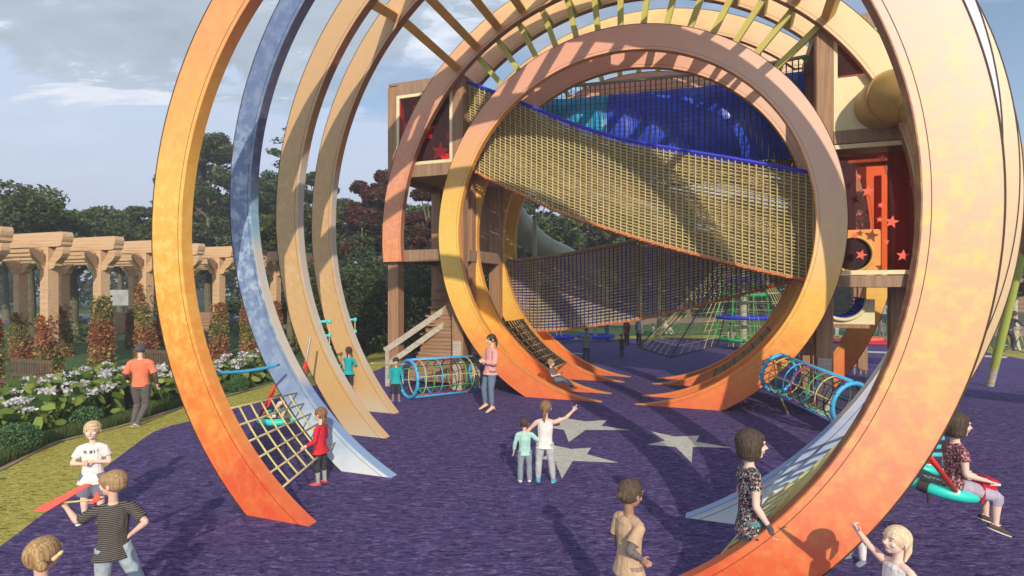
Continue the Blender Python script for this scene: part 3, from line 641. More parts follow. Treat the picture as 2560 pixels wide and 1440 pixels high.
archnet('dark net strung low between two fiery arches on the right', 1, [-60+k*4 for k in range(7)], 15.16, 16.98, M['blackrope'], M['brownslat'], nr=5, r1=0.02, r2=0.02)
# A-B climbing nets
def abnet(label, side, degs, group):
    T = gthing('climbing_net', label, 'climbing net', -2.57, 5.53, 0, group)
    RA, hA, RB, hB = 3.985, 3.461, 4.85, 4.218; L = 7.20-5.53
    def Q(d, f):
        a = rad(d); db = -39.5+(d+33.7)*0.68; p = Vector((side*RA*math.cos(a), 0, hA+RA*math.sin(a))); b = rad(db); q = Vector((side*RB*math.cos(b), L, hB+RB*math.sin(b))); return p.lerp(q, f)
    s = MB()
    for d in degs: s.tube([Q(d, 0), Q(d, 0.5), Q(d, 1.0)], 0.014, 6)
    s.build('long_ropes', M['tanrope'], T, smooth=True)
    s = MB()
    for j in range(6): s.tube([Q(d, 0.10+j*0.15) for d in np.linspace(degs[0], degs[-1], 8)], 0.013, 6)
    s.build('cross_ropes', M['yrope'], T, smooth=True)
abnet('tan rope grid between the orange and blue arches beside the girl in red', -1, [-51.2+k*3.5 for k in range(6)], 'rope grids between the two front arches')
abnet('tan rope grid between the orange and blue arches on the right', 1, [-51.2+k*3.5 for k in range(6)], 'rope grids between the two front arches')
# ---- single ropes
def rope(label, a, b, r, mat, sag=0.0, name='rope'):
    a = Vector(a); b = Vector(b); m_ = (a+b)/2
    pts = [a.lerp(b, t)-m_-Vector((0, 0, sag*4*t*(1-t))) for t in np.linspace(0, 1, 13)]
    o = MB().tube(pts, r, 8).build(name, mat, None, m_, 0, smooth=True); tag(o, label, 'rope')
def onring(k, d, side, y=0, r=None):
    n, Ro, Ri, hc = RG[k]; a = rad(d); R = r or (Ro+Ri)/2; return G(-2.55+side*R*math.cos(a), n+y, hc+R*math.sin(a))
rope('blue rope stretched from the orange arch to the blue arch above the flowers', at(540, 932, 7.6), at(697, 912, 8.55), 0.022, M['skyblue'], 0.03)
rope('yellow rope running from the rear tan arch to the left tower', at(928, 908, 13.1), at(1018, 910, 14.6), 0.016, M['yrope'], 0.02)
# ---- rope ladders
def ladder(label, x0, x1, Y, ytop, ybot, rungs):
    p = at((x0+x1)/2, 900, Y); T = thing('rope_ladder', label, 'rope ladder', (p.x, p.y, 0), 0, 'teal rope ladders')
    w = (x1-x0)/F*Y/2; zt = H0-(ytop-YH)*Y/F; zb = H0-(ybot-YH)*Y/F
    for sx in (-1, 1): MB().tube([(sx*w*0.92, 0, zb), (sx*w*0.92, 0, zt)], 0.012, 6).build('side_rope', M['orangebar'], T)
    for y in rungs:
        z = H0-(y-YH)*Y/F; s = MB(); s.tube([(-w, 0, z), (w, 0, z)], 0.028, 10)
        for sx in (-1, 1): s.ell((sx*w*0.94, 0, z), (0.045, 0.04, 0.05), 8, 6)
        s.build('rung', M['tealr'], T, smooth=True)
ladder('teal rope ladder with the girl in turquoise climbing it', 852, 889, 13.3, 797, 985, (799, 829, 859, 881, 915, 944))
ladder('teal rope ladder half hidden behind the nearer tan arch', 786, 825, 11.3, 803, 930, (804, 839, 869, 900))
# ================================================================ net crawl tubes with sky blue rims
def crawl(label, c0, c1, r, group='crawl nets with blue rims', stand=False):
    c0 = Vector(c0); c1 = Vector(c1); base = Vector(((c0.x+c1.x)/2, (c0.y+c1.y)/2, 0)); T = thing('crawl_net', label, 'crawl net', base, 0, group)
    d = (c1-c0); L = d.length; d.normalize(); s_ = d.cross(Vector((0, 0, 1))).normalized(); u_ = s_.cross(d)
    def Q(t, a, rr=r): return c0-base+d*(t*L)+(s_*math.cos(a)+u_*math.sin(a))*rr
    A = np.linspace(0, 2*math.pi, 41)[:-1]
    for t in (0, 1): MB().tube([Q(t, a) for a in A], 0.042, 10, True).build('rim', M['skyblue'], T, smooth=True)
    for a in (math.radians(-70), math.radians(95)): MB().tube([Q(0, a), Q(1, a)], 0.042, 10).build('rail', M['skyblue'], T, smooth=True)
    cols = [M['yrope'], M['green'], M['skyblue'], M['crimson'], M['blackrope'], M['green'], M['yrope'], M['blackrope']]
    for k in range(8):
        t = (k+1)/9; MB().tube([Q(t, a, r*0.99) for a in A], 0.014, 6, True).build('hoop_rope', cols[k], T, smooth=True)
    lc = [M['yrope'], M['blackrope'], M['crimson'], M['blackrope'], M['green'], M['skyblue'], M['blackrope'], M['yrope'], M['crimson'], M['green']]
    for k in range(10):
        a = 2*math.pi*k/10+0.2; MB().tube([Q(0, a), Q(0.5, a, r*0.97), Q(1, a)], 0.011, 6).build('long_rope', lc[k], T, smooth=True)
    s = MB()
    for t in (0, 1):
        for k in range(12):
            a = 2*math.pi*k/12; s.tube([Q(t, a, r-0.05), Q(t, a, r+0.05)], 0.02, 5)
    s.build('rope_ties', M['blackrope'], T)
    return T
crawl('round crawl net with blue rims lying before the left tower', at(1022, 947, 14.4), at(1198, 932, 15.75), 0.46)
crawl('round crawl net with blue rims sloping down before the right tower', at(1946, 934, 12.5), at(2128, 1012, 10.6), 0.41)
o = MB().tube([at(1945, 978, 12.4)-at(1945, 978, 12.4), at(1970, 1035, 12.45)-at(1945, 978, 12.4)], 0.02, 6).build('rope', M['brownslat'], None, at(1945, 978, 12.4)); tag(o, 'short dark stay running from the sloping crawl net to the floor', 'rope')
# ================================================================ basket swings
def basket(label, c, R, tiltx, tilty, ropes, sect=True, dark=None):
    T = thing('basket_swing', label, 'swing', (c[0], c[1], 0), 0, 'teal basket swings')
    rot = Euler((tiltx, tilty, 0)).to_matrix(); ctr = Vector((0, 0, c[2]))
    def Q(a, rr, z=0): return ctr+rot @ Vector((rr*math.cos(a), rr*math.sin(a), z))
    A = np.linspace(0, 2*math.pi, 49)[:-1]
    MB().tube([Q(a, R) for a in A], 0.055, 12, True).build('rim', M['teal'], T, smooth=True)
    for a in (0.6, 2.3, 3.75, 5.3): MB().tube([Q(a-0.13, R), Q(a, R), Q(a+0.13, R)], 0.062, 12).build('rim_sleeve', M['dark'], T, smooth='auto')
    s = MB()
    for k in range(-9, 10):
        x = k*R/10; h = math.sqrt(max(0, R*R-x*x))
        for sg in (1, -1):
            def RQ(v): return ctr+rot @ Vector((v[0]*0.707-v[1]*0.707*sg, v[0]*0.707*sg+v[1]*0.707, -0.10*(1-(v[0]**2+v[1]**2)/R/R)))
            s.tube([RQ((x, -h+2*h*j/6)) for j in range(7)], 0.009, 4)
    for r_ in (0.3, 0.6, 0.85): s.tube([Q(a, R*r_, -0.10*(1-r_*r_)) for a in A[::2]], 0.010, 4, True)
    s.build('net_seat', M['greyrope'], T)
    for (a, apex) in ropes:
        ap = Vector(apex)-Vector((c[0], c[1], 0)); q = Q(a, R)
        MB().tube([q.lerp(ap, 0.10), ap], 0.024, 8).build('hanger_rope', M['red'], T, smooth=True)
        MB().tube([q, q.lerp(ap, 0.10)], 0.03, 8).build('rope_sleeve', M['white'], T, smooth=True)
    return T
c = at(704, 1041, 10.1); apx = at(765, 903, 10.3)
T = basket('teal basket swing half hidden behind the rope grid and the blue arch', c, 0.38, 0.06, 0.0, ((3.6, at(690, 960, 9.8)), (4.2, at(684, 975, 9.9)), (0.3, apx), (1.6, apx)))
q = at(776, 842, 10.35); MB().tube([apx-Vector((c.x, c.y, 0)), q-Vector((c.x, c.y, 0))], 0.022, 8).build('chain', M['steel'], T)
c = at(2345, 1203, 5.75)
T = basket('teal basket swing holding the seated girl with the red bag', c, 0.33, 0.10, 0.12, ((4.6, at(2300, 1110, 5.2)), (1.5, at(2296, 1060, 5.7)), (1.2, at(2320, 1030, 6.2))))
c2 = at(2332, 1117, 6.6)
o = thing('swing_rung', 'teal crossbar of a rope ladder showing behind the seated girl', 'rope ladder', (c2.x, c2.y, 0))
for dz in (0.0, -0.09, 0.10): MB().tube([(-0.22, 0, c2.z+dz), (0.12, 0, c2.z+dz)], 0.026, 8).build('rung', M['tealr'], o, smooth=True)
MB().tube([(-0.05, 0, 0.3), (-0.05, 0, c2.z+0.4)], 0.014, 6).build('side_rope', M['blackrope'], o)
# ================================================================ background play area
def disc_swing(label, x, y, Y, R, mat, pole=None, nm='spinner', cat='spinner', group=None):
    p = at(x, y, Y); T = thing(nm, label, cat, (p.x, p.y, 0), 0, group)
    A = np.linspace(0, 2*math.pi, 33)[:-1]
    MB().tube([(R*math.cos(a), R*math.sin(a), p.z) for a in A], 0.10, 10, True).build('ring_seat', mat, T, smooth=True)
    s = MB()
    for k in range(6): a = math.pi*k/6; s.tube([(R*math.cos(a), R*math.sin(a), p.z), (-R*math.cos(a), -R*math.sin(a), p.z)], 0.012, 4)
    s.build('spokes', M['blackrope'], T)
    if pole: MB().tube([(0, 0, 0), (0, 0, pole)], 0.11, 12).build('pole', M['tube2'] if pole > 2 else M['steel'], T, smooth='auto')
    return T
disc_swing('blue ring seat on a tall olive mast behind the low net', 1488, 840, 31.0, 0.95, M['blue'], 4.0, group='blue spinners in the background')
disc_swing('small blue ring seat with a child sitting on it, left in the background', 1400, 842, 30.0, 0.70, M['blue'], 0.4, group='blue spinners in the background')
# climbing pyramid
pm = at(1858, 880, 26.5); T = thing('climbing_pyramid', 'tall pyramid of climbing ropes round a mast with blue and green rings', 'climbing frame', (pm.x, pm.y, 0))
MB().tube([(0, 0, 0), (0, 0, 5.2)], 0.17, 14).build('mast', M['tube2'], T, smooth='auto')
def gp2(x, y): p = gp(x, y); return Vector((p.x-pm.x, p.y-pm.y, 0.03))
anch = [gp2(1596, 870), gp2(1676, 895), gp2(1794, 866), gp2(1990, 905), gp2(2040, 862), gp2(1650, 846)]
apex = Vector((0, 0, 5.1)); s = MB(); s2 = MB(); s3 = MB()
for i in range(len(anch)):
    a_ = anch[i]; b_ = anch[(i+1) % len(anch)]
    s2.tube([a_, apex], 0.03, 5)
for i, j in ((0, 1), (1, 2), (2, 3), (3, 4), (4, 5), (5, 0)):
    a_, b_ = anch[i], anch[j]; s2.tube([a_, b_], 0.03, 5)
    for k in range(1, 6):
        t = k/6; s.tube([a_.lerp(b_, t), apex], 0.013, 4)
    for k in range(1, 12):
        t = k/12; s.tube([a_.lerp(apex, t), b_.lerp(apex, t)], 0.013, 4)
s.build('rope_mesh', M['yrope'], T); s2.build('stay_ropes', M['blackrope'], T)
for k in range(8):
    a = 2*math.pi*k/8; s3.tube([(1.25*math.cos(a), 1.25*math.sin(a), 0.55), (1.0*math.cos(a), 1.0*math.sin(a), 3.4)], 0.025, 5)
s3.build('hanger_ropes', M['green'], T)
A = np.linspace(0, 2*math.pi, 33)[:-1]
for R, y, mt in ((1.0, 848, M['green']), (1.15, 793, M['blue']), (1.0, 737, M['green']), (0.9, 700, M['blue'])):
    z = H0-(y-YH)*26.5/F; MB().tube([(R*math.cos(a), R*math.sin(a), z) for a in A], 0.085, 8, True).build('ring_bar', mt, T, smooth=True)
    s = MB()
    for k in range(10):
        a = math.pi*k/10; s.tube([(R*math.cos(a), R*math.sin(a), z), (-R*math.cos(a), -R*math.sin(a), z)], 0.014, 4)
    s.build('ring_ropes', M['blackrope'] if R > 1.1 else M['green'], T)
# pylon of the second rope frame seen through right tower
p = gp(2160, 858); T = thing('roundabout', 'flat red and blue roundabout far behind the right tower', 'roundabout', (p.x, p.y, 0))
MB().lathe([(0, 0.02), (1.5, 0.02), (1.55, 0.10), (1.5, 0.16), (0, 0.18)], 28).build('platform', M['crimson'], T, smooth='auto')
MB().lathe([(0, 0.185), (0.7, 0.185), (0.7, 0.32), (0, 0.34)], 24, (0.2, 0)).build('seat_ring', M['starred'], T, smooth='auto')
# leaning lime pole, right
p = gp(2474, 966); q = at(2562, 600, 15.2); T = thing('lime_mast', 'thick leaning lime green mast on the purple floor at the right edge', 'mast', (p.x, p.y, 0))
d = q-p; k1 = 0.13
MB().tube([(0, 0, 0), Vector(d)*k1], 0.098, 16).build('foot_sleeve', M['grey_rail'], T, smooth='auto')
MB().tube([Vector(d)*k1, Vector(d)], 0.105, 16).build('shaft', M['lime'], T, smooth='auto')
e_ = Vector(d)*0.93; MB().tube([e_, e_+Vector((-0.22, 0.1, 0.42))], 0.075, 12).build('branch_stub', M['lime'], T, smooth='auto')
# ================================================================ bicycle and building at the right
def bicycle(loc, rz):
    T = thing('bicycle', 'yellow framed bicycle ridden past the right edge of the playground', 'bicycle', loc, rz)
    A = np.linspace(0, 2*math.pi, 33)[:-1]; R = 0.34
    for x in (-0.52, 0.52):
        w = MB().tube([(x+R*math.cos(a), 0, R+0.02+R*math.sin(a)) for a in A], 0.020, 8, True).build('wheel', M['dark'], T, smooth=True)
        s = MB()
        for k in range(12): a = 2*math.pi*k/12; s.tube([(x, 0, R+0.02), (x+R*math.cos(a), 0, R+0.02+R*math.sin(a))], 0.003, 3)
        s.build('spokes', M['steel'], w)
    s = MB(); bb = (-0.08, 0, 0.30); hd = (0.36, 0, 0.82); st = (-0.2, 0, 0.80); rw = (-0.52, 0, 0.36); fw = (0.52, 0, 0.36)
    for a, b in ((bb, hd), (bb, st), (rw, bb), (rw, st), (hd, fw), ((-0.15, 0, 0.62), hd)): s.tube([a, b], 0.02, 8)
    s.build('frame', M['olive'], T, smooth=True)
    MB().tube([(0.30, -0.26, 1.02), (0.36, -0.18, 1.0), (0.36, 0, 0.96), (0.36, 0.18, 1.0), (0.30, 0.26, 1.02)], 0.014, 8).tube([hd, (0.36, 0, 0.96)], 0.016, 8).build('handlebar', M['steel'], T, smooth=True)
    MB().ell((-0.22, 0, 0.88), (0.14, 0.07, 0.035)).build('saddle', M['dark'], T, smooth=True)
    MB().tube([(-0.08, -0.06, 0.30), (-0.02, -0.1, 0.15)], 0.012, 6).build('crank', M['steel'], T)
bk = gp(2530, 882); bicycle((bk.x, bk.y, 0), 0.0)
T = thing('low_building', 'low brown slatted building behind the trees at the right edge', 'building', at(2530, 860, 46).xy.to_3d(), 0.1)
s = MB()
for k in range(15): s.box(-6, 8, -0.02-0.03*(k % 2), 0.25, 0.9+k*0.34, 0.9+k*0.34+0.30)
s.build('slatted_wall', wood('siding', (0.24, 0.14, 0.08), (0.34, 0.21, 0.13), 'x'), T)
MB().box(-6.2, 8.2, -0.4, 0.3, 6.0, 6.25).build('roof', M['dark'], T)
MB().box(-6, 8, 0.0, 0.2, 0, 0.9).build('plinth', M['dark'], T)
for x in (-5.2, -3.2): MB().beam((x, -1.4, 0.9), (x+1.4, -1.2, 3.0), 0.15, 0.3).build('brace', M['board'], T)
# ================================================================ pergola
def corbel_profile(L, h, e=0.0):
    # side outline of the cross beam with the stepped ogee at its right hand end
    return [(-L, 0), (-0.20, 0), (-0.09, 0.015), (-0.055, 0.06), (-0.06, 0.13), (-0.02, 0.20), (0.0, 0.30), (-0.02, 0.36), (-0.06, h), (-L, h)]
def pergola_frame(label, n, wide=6.8):
    T = gthing('pergola_frame', label, 'pergola', -18.72, n, 0, 'pergola frames in a row')
    zt = 4.40; bt = 0.30
    def flat(p, y0, y1, z): return MB().prism([(a, b+z) for a, b in p], y0, y1, lambda a, b, c: (a, c, b))
    s = flat([(x+0.84, z) for x, z in corbel_profile(wide+1.5, 0.42)], -bt/2, bt/2, zt-0.42)
    s.build('cross_beam', M['pergola'], T)
    for k, z in enumerate((zt-0.55, zt-0.70)): MB().box(-wide+0.15, -0.15, -0.07, 0.07, z, z+0.09).build('rail', M['pergola'], T)
    for x in (0, -wide):
        P_ = MB().box(x-0.17, x+0.17, -0.16, 0.16, 0, zt-0.425, 0.015).build('post', M['pergola'], T)
        for sg in (-1, 1):
            br = [(0.17, zt-1.06), (0.33, zt-1.05), (0.42, zt-0.97), (0.42, zt-0.90), (0.54, zt-0.82), (0.66, zt-0.74), (0.76, zt-0.62), (0.77, zt-0.53), (0.74, zt-0.425), (0.50, zt-0.425), (0.17, zt-0.84)]
            MB().prism([(sg*a, b) for a, b in br], -0.10, 0.10, lambda a, b, c: (x+a, c, b)).build('bracket', M['pergola'], T)
            MB().prism([(sg*a*0.62, b) for a, b in br], -0.07, 0.07, lambda a, b, c: (x+c, a, b)).build('bracket', M['pergola'], T)
    return T
pn = ['nearest pergola frame, only its beam end showing at the left edge', 'pergola frame with the widest mass of red vine on its post', 'second full pergola frame, its post leafy on the right side only', 'pergola frame whose post stands behind the jogger', 'pergola frame half hidden by the orange arch', 'pergola frame seen between the orange and blue arches', 'pergola frame partly behind the blue arch', 'pergola frame seen between the blue and tan arches', 'farthest pergola frame, beyond the tan arches']
frames = []
for k, n in enumerate((9.5, 11.0, 12.5, 14.0, 15.5, 17.0, 18.5, 20.0, 21.5)): frames.append(pergola_frame(pn[k], n))
# back-ground walls, screen
p = at(398, 744, 44); T = thing('white_screen', 'long white canvas screen standing on the far lawn', 'screen', (p.x, p.y, 0))
MB().box(-4.0, 4.1, -0.05, 0.05, 1.5, 2.7).build('canvas', simple('screen_canvas', (0.40, 0.41, 0.43), 0.8, 0.2, 1.5), T)
for x in (-3.9, -1.3, 1.4, 4.0): MB().tube([(x, 0.08, 0), (x, 0.08, 2.7)], 0.05, 6).build('post', M['steel'], T)
p = at(400, 800, 36); T = thing('timber_wall', 'low wall of horizontal brown planks behind the pergola', 'wall', (p.x, p.y, 0))
s = MB()
for k in range(6): s.box(-3.2, 3.2, -0.06, 0.02+0.01*(k % 2), 0.05+k*0.21, 0.05+k*0.21+0.19)
s.build('planks', M['board'], T); MB().box(-3.25, 3.25, 0.03, 0.3, 0, 1.3).build('backing', M['woodx'], T)
# benches
def bench(label, loc, rz, mat):
    T = thing('park_bench', label, 'bench', loc, rz, 'wooden benches under the pergola')
    s = MB()
    for k in range(4): s.box(-0.8, 0.8, -0.05-k*0.12, 0.05-k*0.12, 0.42, 0.45, 0.005)
    s.build('seat', mat, T)
    s = MB(); s.box(-0.8, 0.8, 0.07, 0.11, 0.86, 0.96).box(-0.8, 0.8, 0.07, 0.11, 0.52, 0.58)
    for k in range(16): s.box(-0.76+k*0.1, -0.71+k*0.1, 0.08, 0.10, 0.58, 0.86)
    s.build('backrest', mat, T)
    for x in (-0.78, 0.72):
        for y in (-0.44, 0.06): MB().box(x, x+0.06, y, y+0.06, 0, 0.42 if y < 0 else 0.5).build('leg', mat, T)
        MB().box(x, x+0.06, -0.46, 0.10, 0.64, 0.68).build('armrest', mat, T)
wd = simple('weathered_bench', (0.13, 0.09, 0.055), 0.7)
p = at(395, 905, 16.8); bench('dark slatted bench behind the jogger', (p.x, p.y, 0), rad(-20), wd)
p = at(70, 1000, 14.6); bench('wooden bench end showing over the white flowers at the left', (p.x, p.y, 0), rad(-20), wd)
# ================================================================ people
def V3(*a): return Vector(a)
class Body:
    """soft closed shapes that are fused into one skin by a voxel remesh"""
    def __init__(s): s.mb = MB()
    def loft(s, pts, rads, side=(1, 0, 0), n=14):
        # pts centre line, rads (a along side, b across)
        pts = [Vector(p) for p in pts]; side = Vector(side); vs = []; k = len(pts)
        for i, p in enumerate(pts):
            d = (pts[min(i+1, k-1)]-pts[max(i-1, 0)]).normalized()
            a = side-d*side.dot(d)
            if a.length < 1e-3: a = d.cross(Vector((0, 1, 0)))
            a.normalize(); b = d.cross(a); r = rads[i]; r = r if hasattr(r, '__len__') else (r, r)
            vs += [p+a*r[0]*math.cos(2*math.pi*j/n)+b*r[1]*math.sin(2*math.pi*j/n) for j in range(n)]
        fs = [(i*n+j, i*n+(j+1) % n, (i+1)*n+(j+1) % n, (i+1)*n+j) for i in range(k-1) for j in range(n)]
        fs += [tuple(reversed(range(n))), tuple((k-1)*n+j for j in range(n))]
        s.mb.add(vs, fs); return s
    def limb(s, a, b, ra, rb, side=(1, 0, 0), bulge=0.0):
        a = Vector(a); b = Vector(b); d = (b-a).normalized(); rm = (ra+rb)/2*(1+bulge)
        s.loft([a-d*ra*0.6, a, a.lerp(b, 0.3), a.lerp(b, 0.65), b, b+d*rb*0.6], [ra*0.6, ra, ra*0.55+rm*0.5, (rm+rb)/2, rb, rb*0.6], side); return s
    def ell(s, c, r, rot=None, n=16, m=12): s.mb.ell(c, r, n, m, rot); return s
    def done(s, name, mat, parent, vox, smooth=3, fac=0.5):
        o = s.mb.build(name, mat, None)
        md = o.modifiers.new('r', 'REMESH'); md.mode = 'VOXEL'; md.voxel_size = vox; md.use_smooth_shade = True
        if smooth:
            m2 = o.modifiers.new('s', 'SMOOTH'); m2.factor = fac; m2.iterations = smooth
        dg = bpy.context.evaluated_depsgraph_get(); me = bpy.data.meshes.new_from_object(o.evaluated_get(dg), depsgraph=dg)
        old = o.data; bpy.data.objects.remove(o); bpy.data.meshes.remove(old)
        if not me.materials: me.materials.append(mat)
        me.polygons.foreach_set('use_smooth', [True]*len(me.polygons))
        return mesh_obj(name, me, parent)
_cm = {}
def cloth_mat(key, col, kind='plain', col2=None, sc=1.0):
    k = (key, kind)
    if k in _cm: return _cm[k]
    m, nt, b = newmat(key); t = coord(nt)
    if kind == 'stripe':
        w = N(nt, 'ShaderNodeTexWave', wave_type='BANDS', bands_direction='Z', i={'Scale': 26*sc, 'Distortion': 1.2, 'Detail': 1.0, 'Detail Scale': 0.4}); Lk(nt, t, w.inputs[0])
        r = ramp(nt, [(0.55, col), (0.70, col2)] if 'dark' in key else [(0.42, col), (0.55, col2)], w.outputs['Fac'])
    elif kind == 'floral':
        v = N(nt, 'ShaderNodeTexVoronoi', i={'Scale': 75*sc, 'Randomness': 1.0}); Lk(nt, t, v.inputs['Vector'])
        sp = N(nt, 'ShaderNodeSeparateColor'); Lk(nt, v.outputs['Color'], sp.inputs[0])
        r = ramp(nt, [(0.0, col), (0.45, col2[0]), (0.62, col2[1]), (0.8, col2[2])], sp.outputs[0], 'CONSTANT')
    else:
        r = ramp(nt, [(0.3, tuple(c*0.82 for c in col)), (0.7, tuple(min(1, c*1.1) for c in col))], noise(nt, t, 9*sc, 4))
    Lk(nt, r.outputs[0], b.inputs['Base Color']); b.inputs['Roughness'].default_value = 0.85; b.inputs['Specular IOR Level'].default_value = 0.2
    wr = noise(nt, coord(nt, 'Object', (1, 1, 0.6)), 13, 3, 0.5, 1.0); bump(nt, b, wr, 0.7, 0.03)
    _cm[k] = m; return m
def skin_mat(key, col):
    if key in _cm: return _cm[key]
    m, nt, b = newmat(key); t = coord(nt)
    r = ramp(nt, [(0.3, tuple(c*0.9 for c in col)), (0.7, tuple(min(1, c*1.06) for c in col))], noise(nt, t, 12, 3)); Lk(nt, r.outputs[0], b.inputs['Base Color'])
    b.inputs['Roughness'].default_value = 0.5; b.inputs['Subsurface Weight'].default_value = 0.08; b.inputs['Subsurface Radius'].default_value = (0.03, 0.012, 0.006)
    _cm[key] = m; return m
def hair_mat(key, c1, c2):
    if key in _cm: return _cm[key]
    m, nt, b = newmat(key); nz = noise(nt, coord(nt, 'Object', (85, 85, 9)), 1.0, 5, 0.7, 0.5)
    r = ramp(nt, [(0.40, c1), (0.60, c2)], nz); Lk(nt, r.outputs[0], b.inputs['Base Color']); b.inputs['Roughness'].default_value = 0.6; b.inputs['Specular IOR Level'].default_value = 0.25
    bump(nt, b, nz, 0.6, 0.008); _cm[key] = m; return m
SK = dict(fair=(0.80, 0.52, 0.40), pale=(0.84, 0.60, 0.50), tan=(0.42, 0.235, 0.145), grey=(0.34, 0.28, 0.25))
HR = dict(golden=((0.26, 0.15, 0.065), (0.58, 0.38, 0.19)), blond=((0.52, 0.36, 0.17), (0.80, 0.63, 0.38)), pblond=((0.66, 0.48, 0.28), (0.90, 0.74, 0.52)), brown=((0.17, 0.09, 0.045), (0.34, 0.20, 0.10)), dark=((0.035, 0.025, 0.02), (0.11, 0.075, 0.055)),
          lbrown=((0.28, 0.17, 0.08), (0.48, 0.32, 0.17)), cropped=((0.06, 0.04, 0.028), (0.14, 0.095, 0.065)), grey=((0.12, 0.11, 0.11), (0.22, 0.21, 0.2)))
STAND = dict(lean=(0, 0, 1), L=((0.25, 0.0, -1), (0.12, -0.15, -1)), R=((-0.25, 0.0, -1), (-0.12, -0.15, -1)), LL=((0.06, 0, -1), (0.02, 0.03, -1)), RL=((-0.06, 0, -1), (-0.02, 0.03, -1)))
def pose(**k): d = dict(STAND); d.update(k); return d
def person(label, loc, rz, H, P, outfit, skin='fair', hair=('short', 'brown'), kid=True, detail=2, group=None, gz=0.0, look=(0, 0), pelvis=None, fingers=None, head_turn=0.0):
    """loc = world point under the feet (or under the pelvis when pelvis height is given); facing -Y before rz"""
    T = thing('person', label, 'person', loc, rz, group)
    vox = {3: 0.0045, 2: 0.0065, 1: 0.012}[detail]*max(0.8, H/1.3)
    if P.get('world'):
        P = dict(P); Ri_ = Matrix.Rotation(-rz, 3, 'Z')
        for kk in P['world']: P[kk] = tuple(Ri_ @ Vector(q) for q in P[kk])
    hs = (0.178 if kid else 0.142)*H                  # head height
    hip = (0.475 if kid else 0.51)*H; th_l = (0.235 if kid else 0.25)*H; sh_l = (0.205 if kid else 0.225)*H
    tor = (0.305 if kid else 0.305)*H; sw = (0.105 if kid else 0.112)*H; hw = 0.052*H
    ua = 0.158*H; fa = 0.135*H; hand = 0.095*H
    lean = Vector(P['lean']).normalized()
    pel = Vector((0, 0, hip)); 
    def chain(o, d1, l1, d2, l2): a = o+Vector(d1).normalized()*l1; return a, a+Vector(d2).normalized()*l2
    hipL, hipR = pel+V3(hw, 0, 0), pel+V3(-hw, 0, 0)
    kL, aL = chain(hipL, P['LL'][0], th_l, P['LL'][1], sh_l); kR, aR = chain(hipR, P['RL'][0], th_l, P['RL'][1], sh_l)
    ank = 0.042*H
    low = min(aL.z, aR.z)-ank
    off = (gz-low) if pelvis is None else (pelvis-hip)
    O = V3(0, 0, off) if pelvis is None else V3(0, 0, off)
    pel, hipL, hipR, kL, aL, kR, aR = [p+O for p in (pel, hipL, hipR, kL, aL, kR, aR)]
    nb_ = pel+lean*tor                                # neck base
    side = V3(1, 0, 0)
    tw = P.get('twist', 0.0); sside = Vector((math.cos(tw), math.sin(tw), 0))
    shc = pel+lean*(tor*0.885); shL = shc+sside*sw; shR = shc-sside*sw
    eL, wL = chain(shL, P['L'][0], ua, P['L'][1], fa); eR, wR = chain(shR, P['R'][0], ua, P['R'][1], fa)
    hn = nb_+lean*0.02*H+V3(0, 0, 0.035*H); hc = hn+V3(0, -0.01*H, hs*0.47)+Vector((0, -lean.y*-0.01, 0))
    hc += Vector(P.get('head_off', (0, 0, 0)))*H
    rh = Euler((rad(look[0]), 0, rad(look[1])), 'XYZ').to_matrix()
    sm = skin_mat('skin_'+skin, SK[skin]); g_ = H
    B = Body()
    chd = V3(0, 1, 0)
    # torso
    B.loft([pel-lean*0.045*g_, pel, pel+lean*tor*0.3, pel+lean*tor*0.65, pel+lean*tor*0.9, nb_, nb_+lean*0.015*g_], [(0.055*g_, 0.045*g_), (0.082*g_, 0.056*g_), (0.074*g_, 0.050*g_), (0.086*g_, 0.056*g_), (0.088*g_, 0.048*g_), (0.045*g_, 0.036*g_), (0.03*g_, 0.03*g_)], sside)
    B.loft([nb_-lean*0.02*g_, nb_+lean*0.01*g_, hc-V3(0, -0.02*g_, hs*0.12)], [0.036*g_, 0.030*g_, 0.030*g_], sside)
    for sh, e, w, ra in ((shL, eL, wL, 1), (shR, eR, wR, 1)):
        B.loft([nb_-lean*0.012*g_, (nb_-lean*0.012*g_).lerp(sh, 0.5), sh], [0.030*g_, 0.031*g_, 0.027*g_], lean)
        B.limb(sh, e, 0.029*g_, 0.0215*g_, bulge=0.03); B.limb(e, w, 0.0225*g_, 0.0145*g_, bulge=0.08)
    legr = 1.0 if kid else 1.08
    for hp, k_, a_ in ((hipL, kL, aL), (hipR, kR, aR)):
        B.limb(hp, k_, 0.052*g_*legr, 0.033*g_, bulge=0.02); B.limb(k_, a_, 0.034*g_, 0.020*g_, bulge=0.15)
    # head
    hw_, hd_ = hs*0.385, hs*0.46
    def HP(x, y, z): return hc+rh @ V3(x*hs, y*hs, z*hs)
    B.ell(HP(0, 0.03, 0.10), (hw_, hd_, hs*0.40), rh)
    B.ell(HP(0, -0.10, -0.14), (hs*0.285, hs*0.33, hs*0.33), rh)
    B.ell(HP(0, -0.27, -0.36), (hs*0.13, hs*0.12, hs*0.10), rh)                # chin
    if detail >= 2:
        B.loft([HP(0, -0.36, 0.10), HP(0, -0.44, -0.02), HP(0, -0.53, -0.11), HP(0, -0.42, -0.155)], [hs*0.035, hs*0.045, hs*0.062, hs*0.05], rh @ V3(1, 0, 0), 8)
        for sx in (-1, 1):
            B.ell(HP(sx*0.17, -0.36, 0.135), (hs*0.12, hs*0.06, hs*0.045), rh)   # brow
            B.ell(HP(sx*0.17, -0.31, -0.12), (hs*0.11, hs*0.09, hs*0.10), rh)    # cheek
            B.ell(HP(sx*0.40, 0.03, -0.03), (hs*0.035, hs*0.075, hs*0.115), rh)  # ear
        B.ell(HP(0, -0.40, -0.245), (hs*0.10, hs*0.05, hs*0.035), rh)
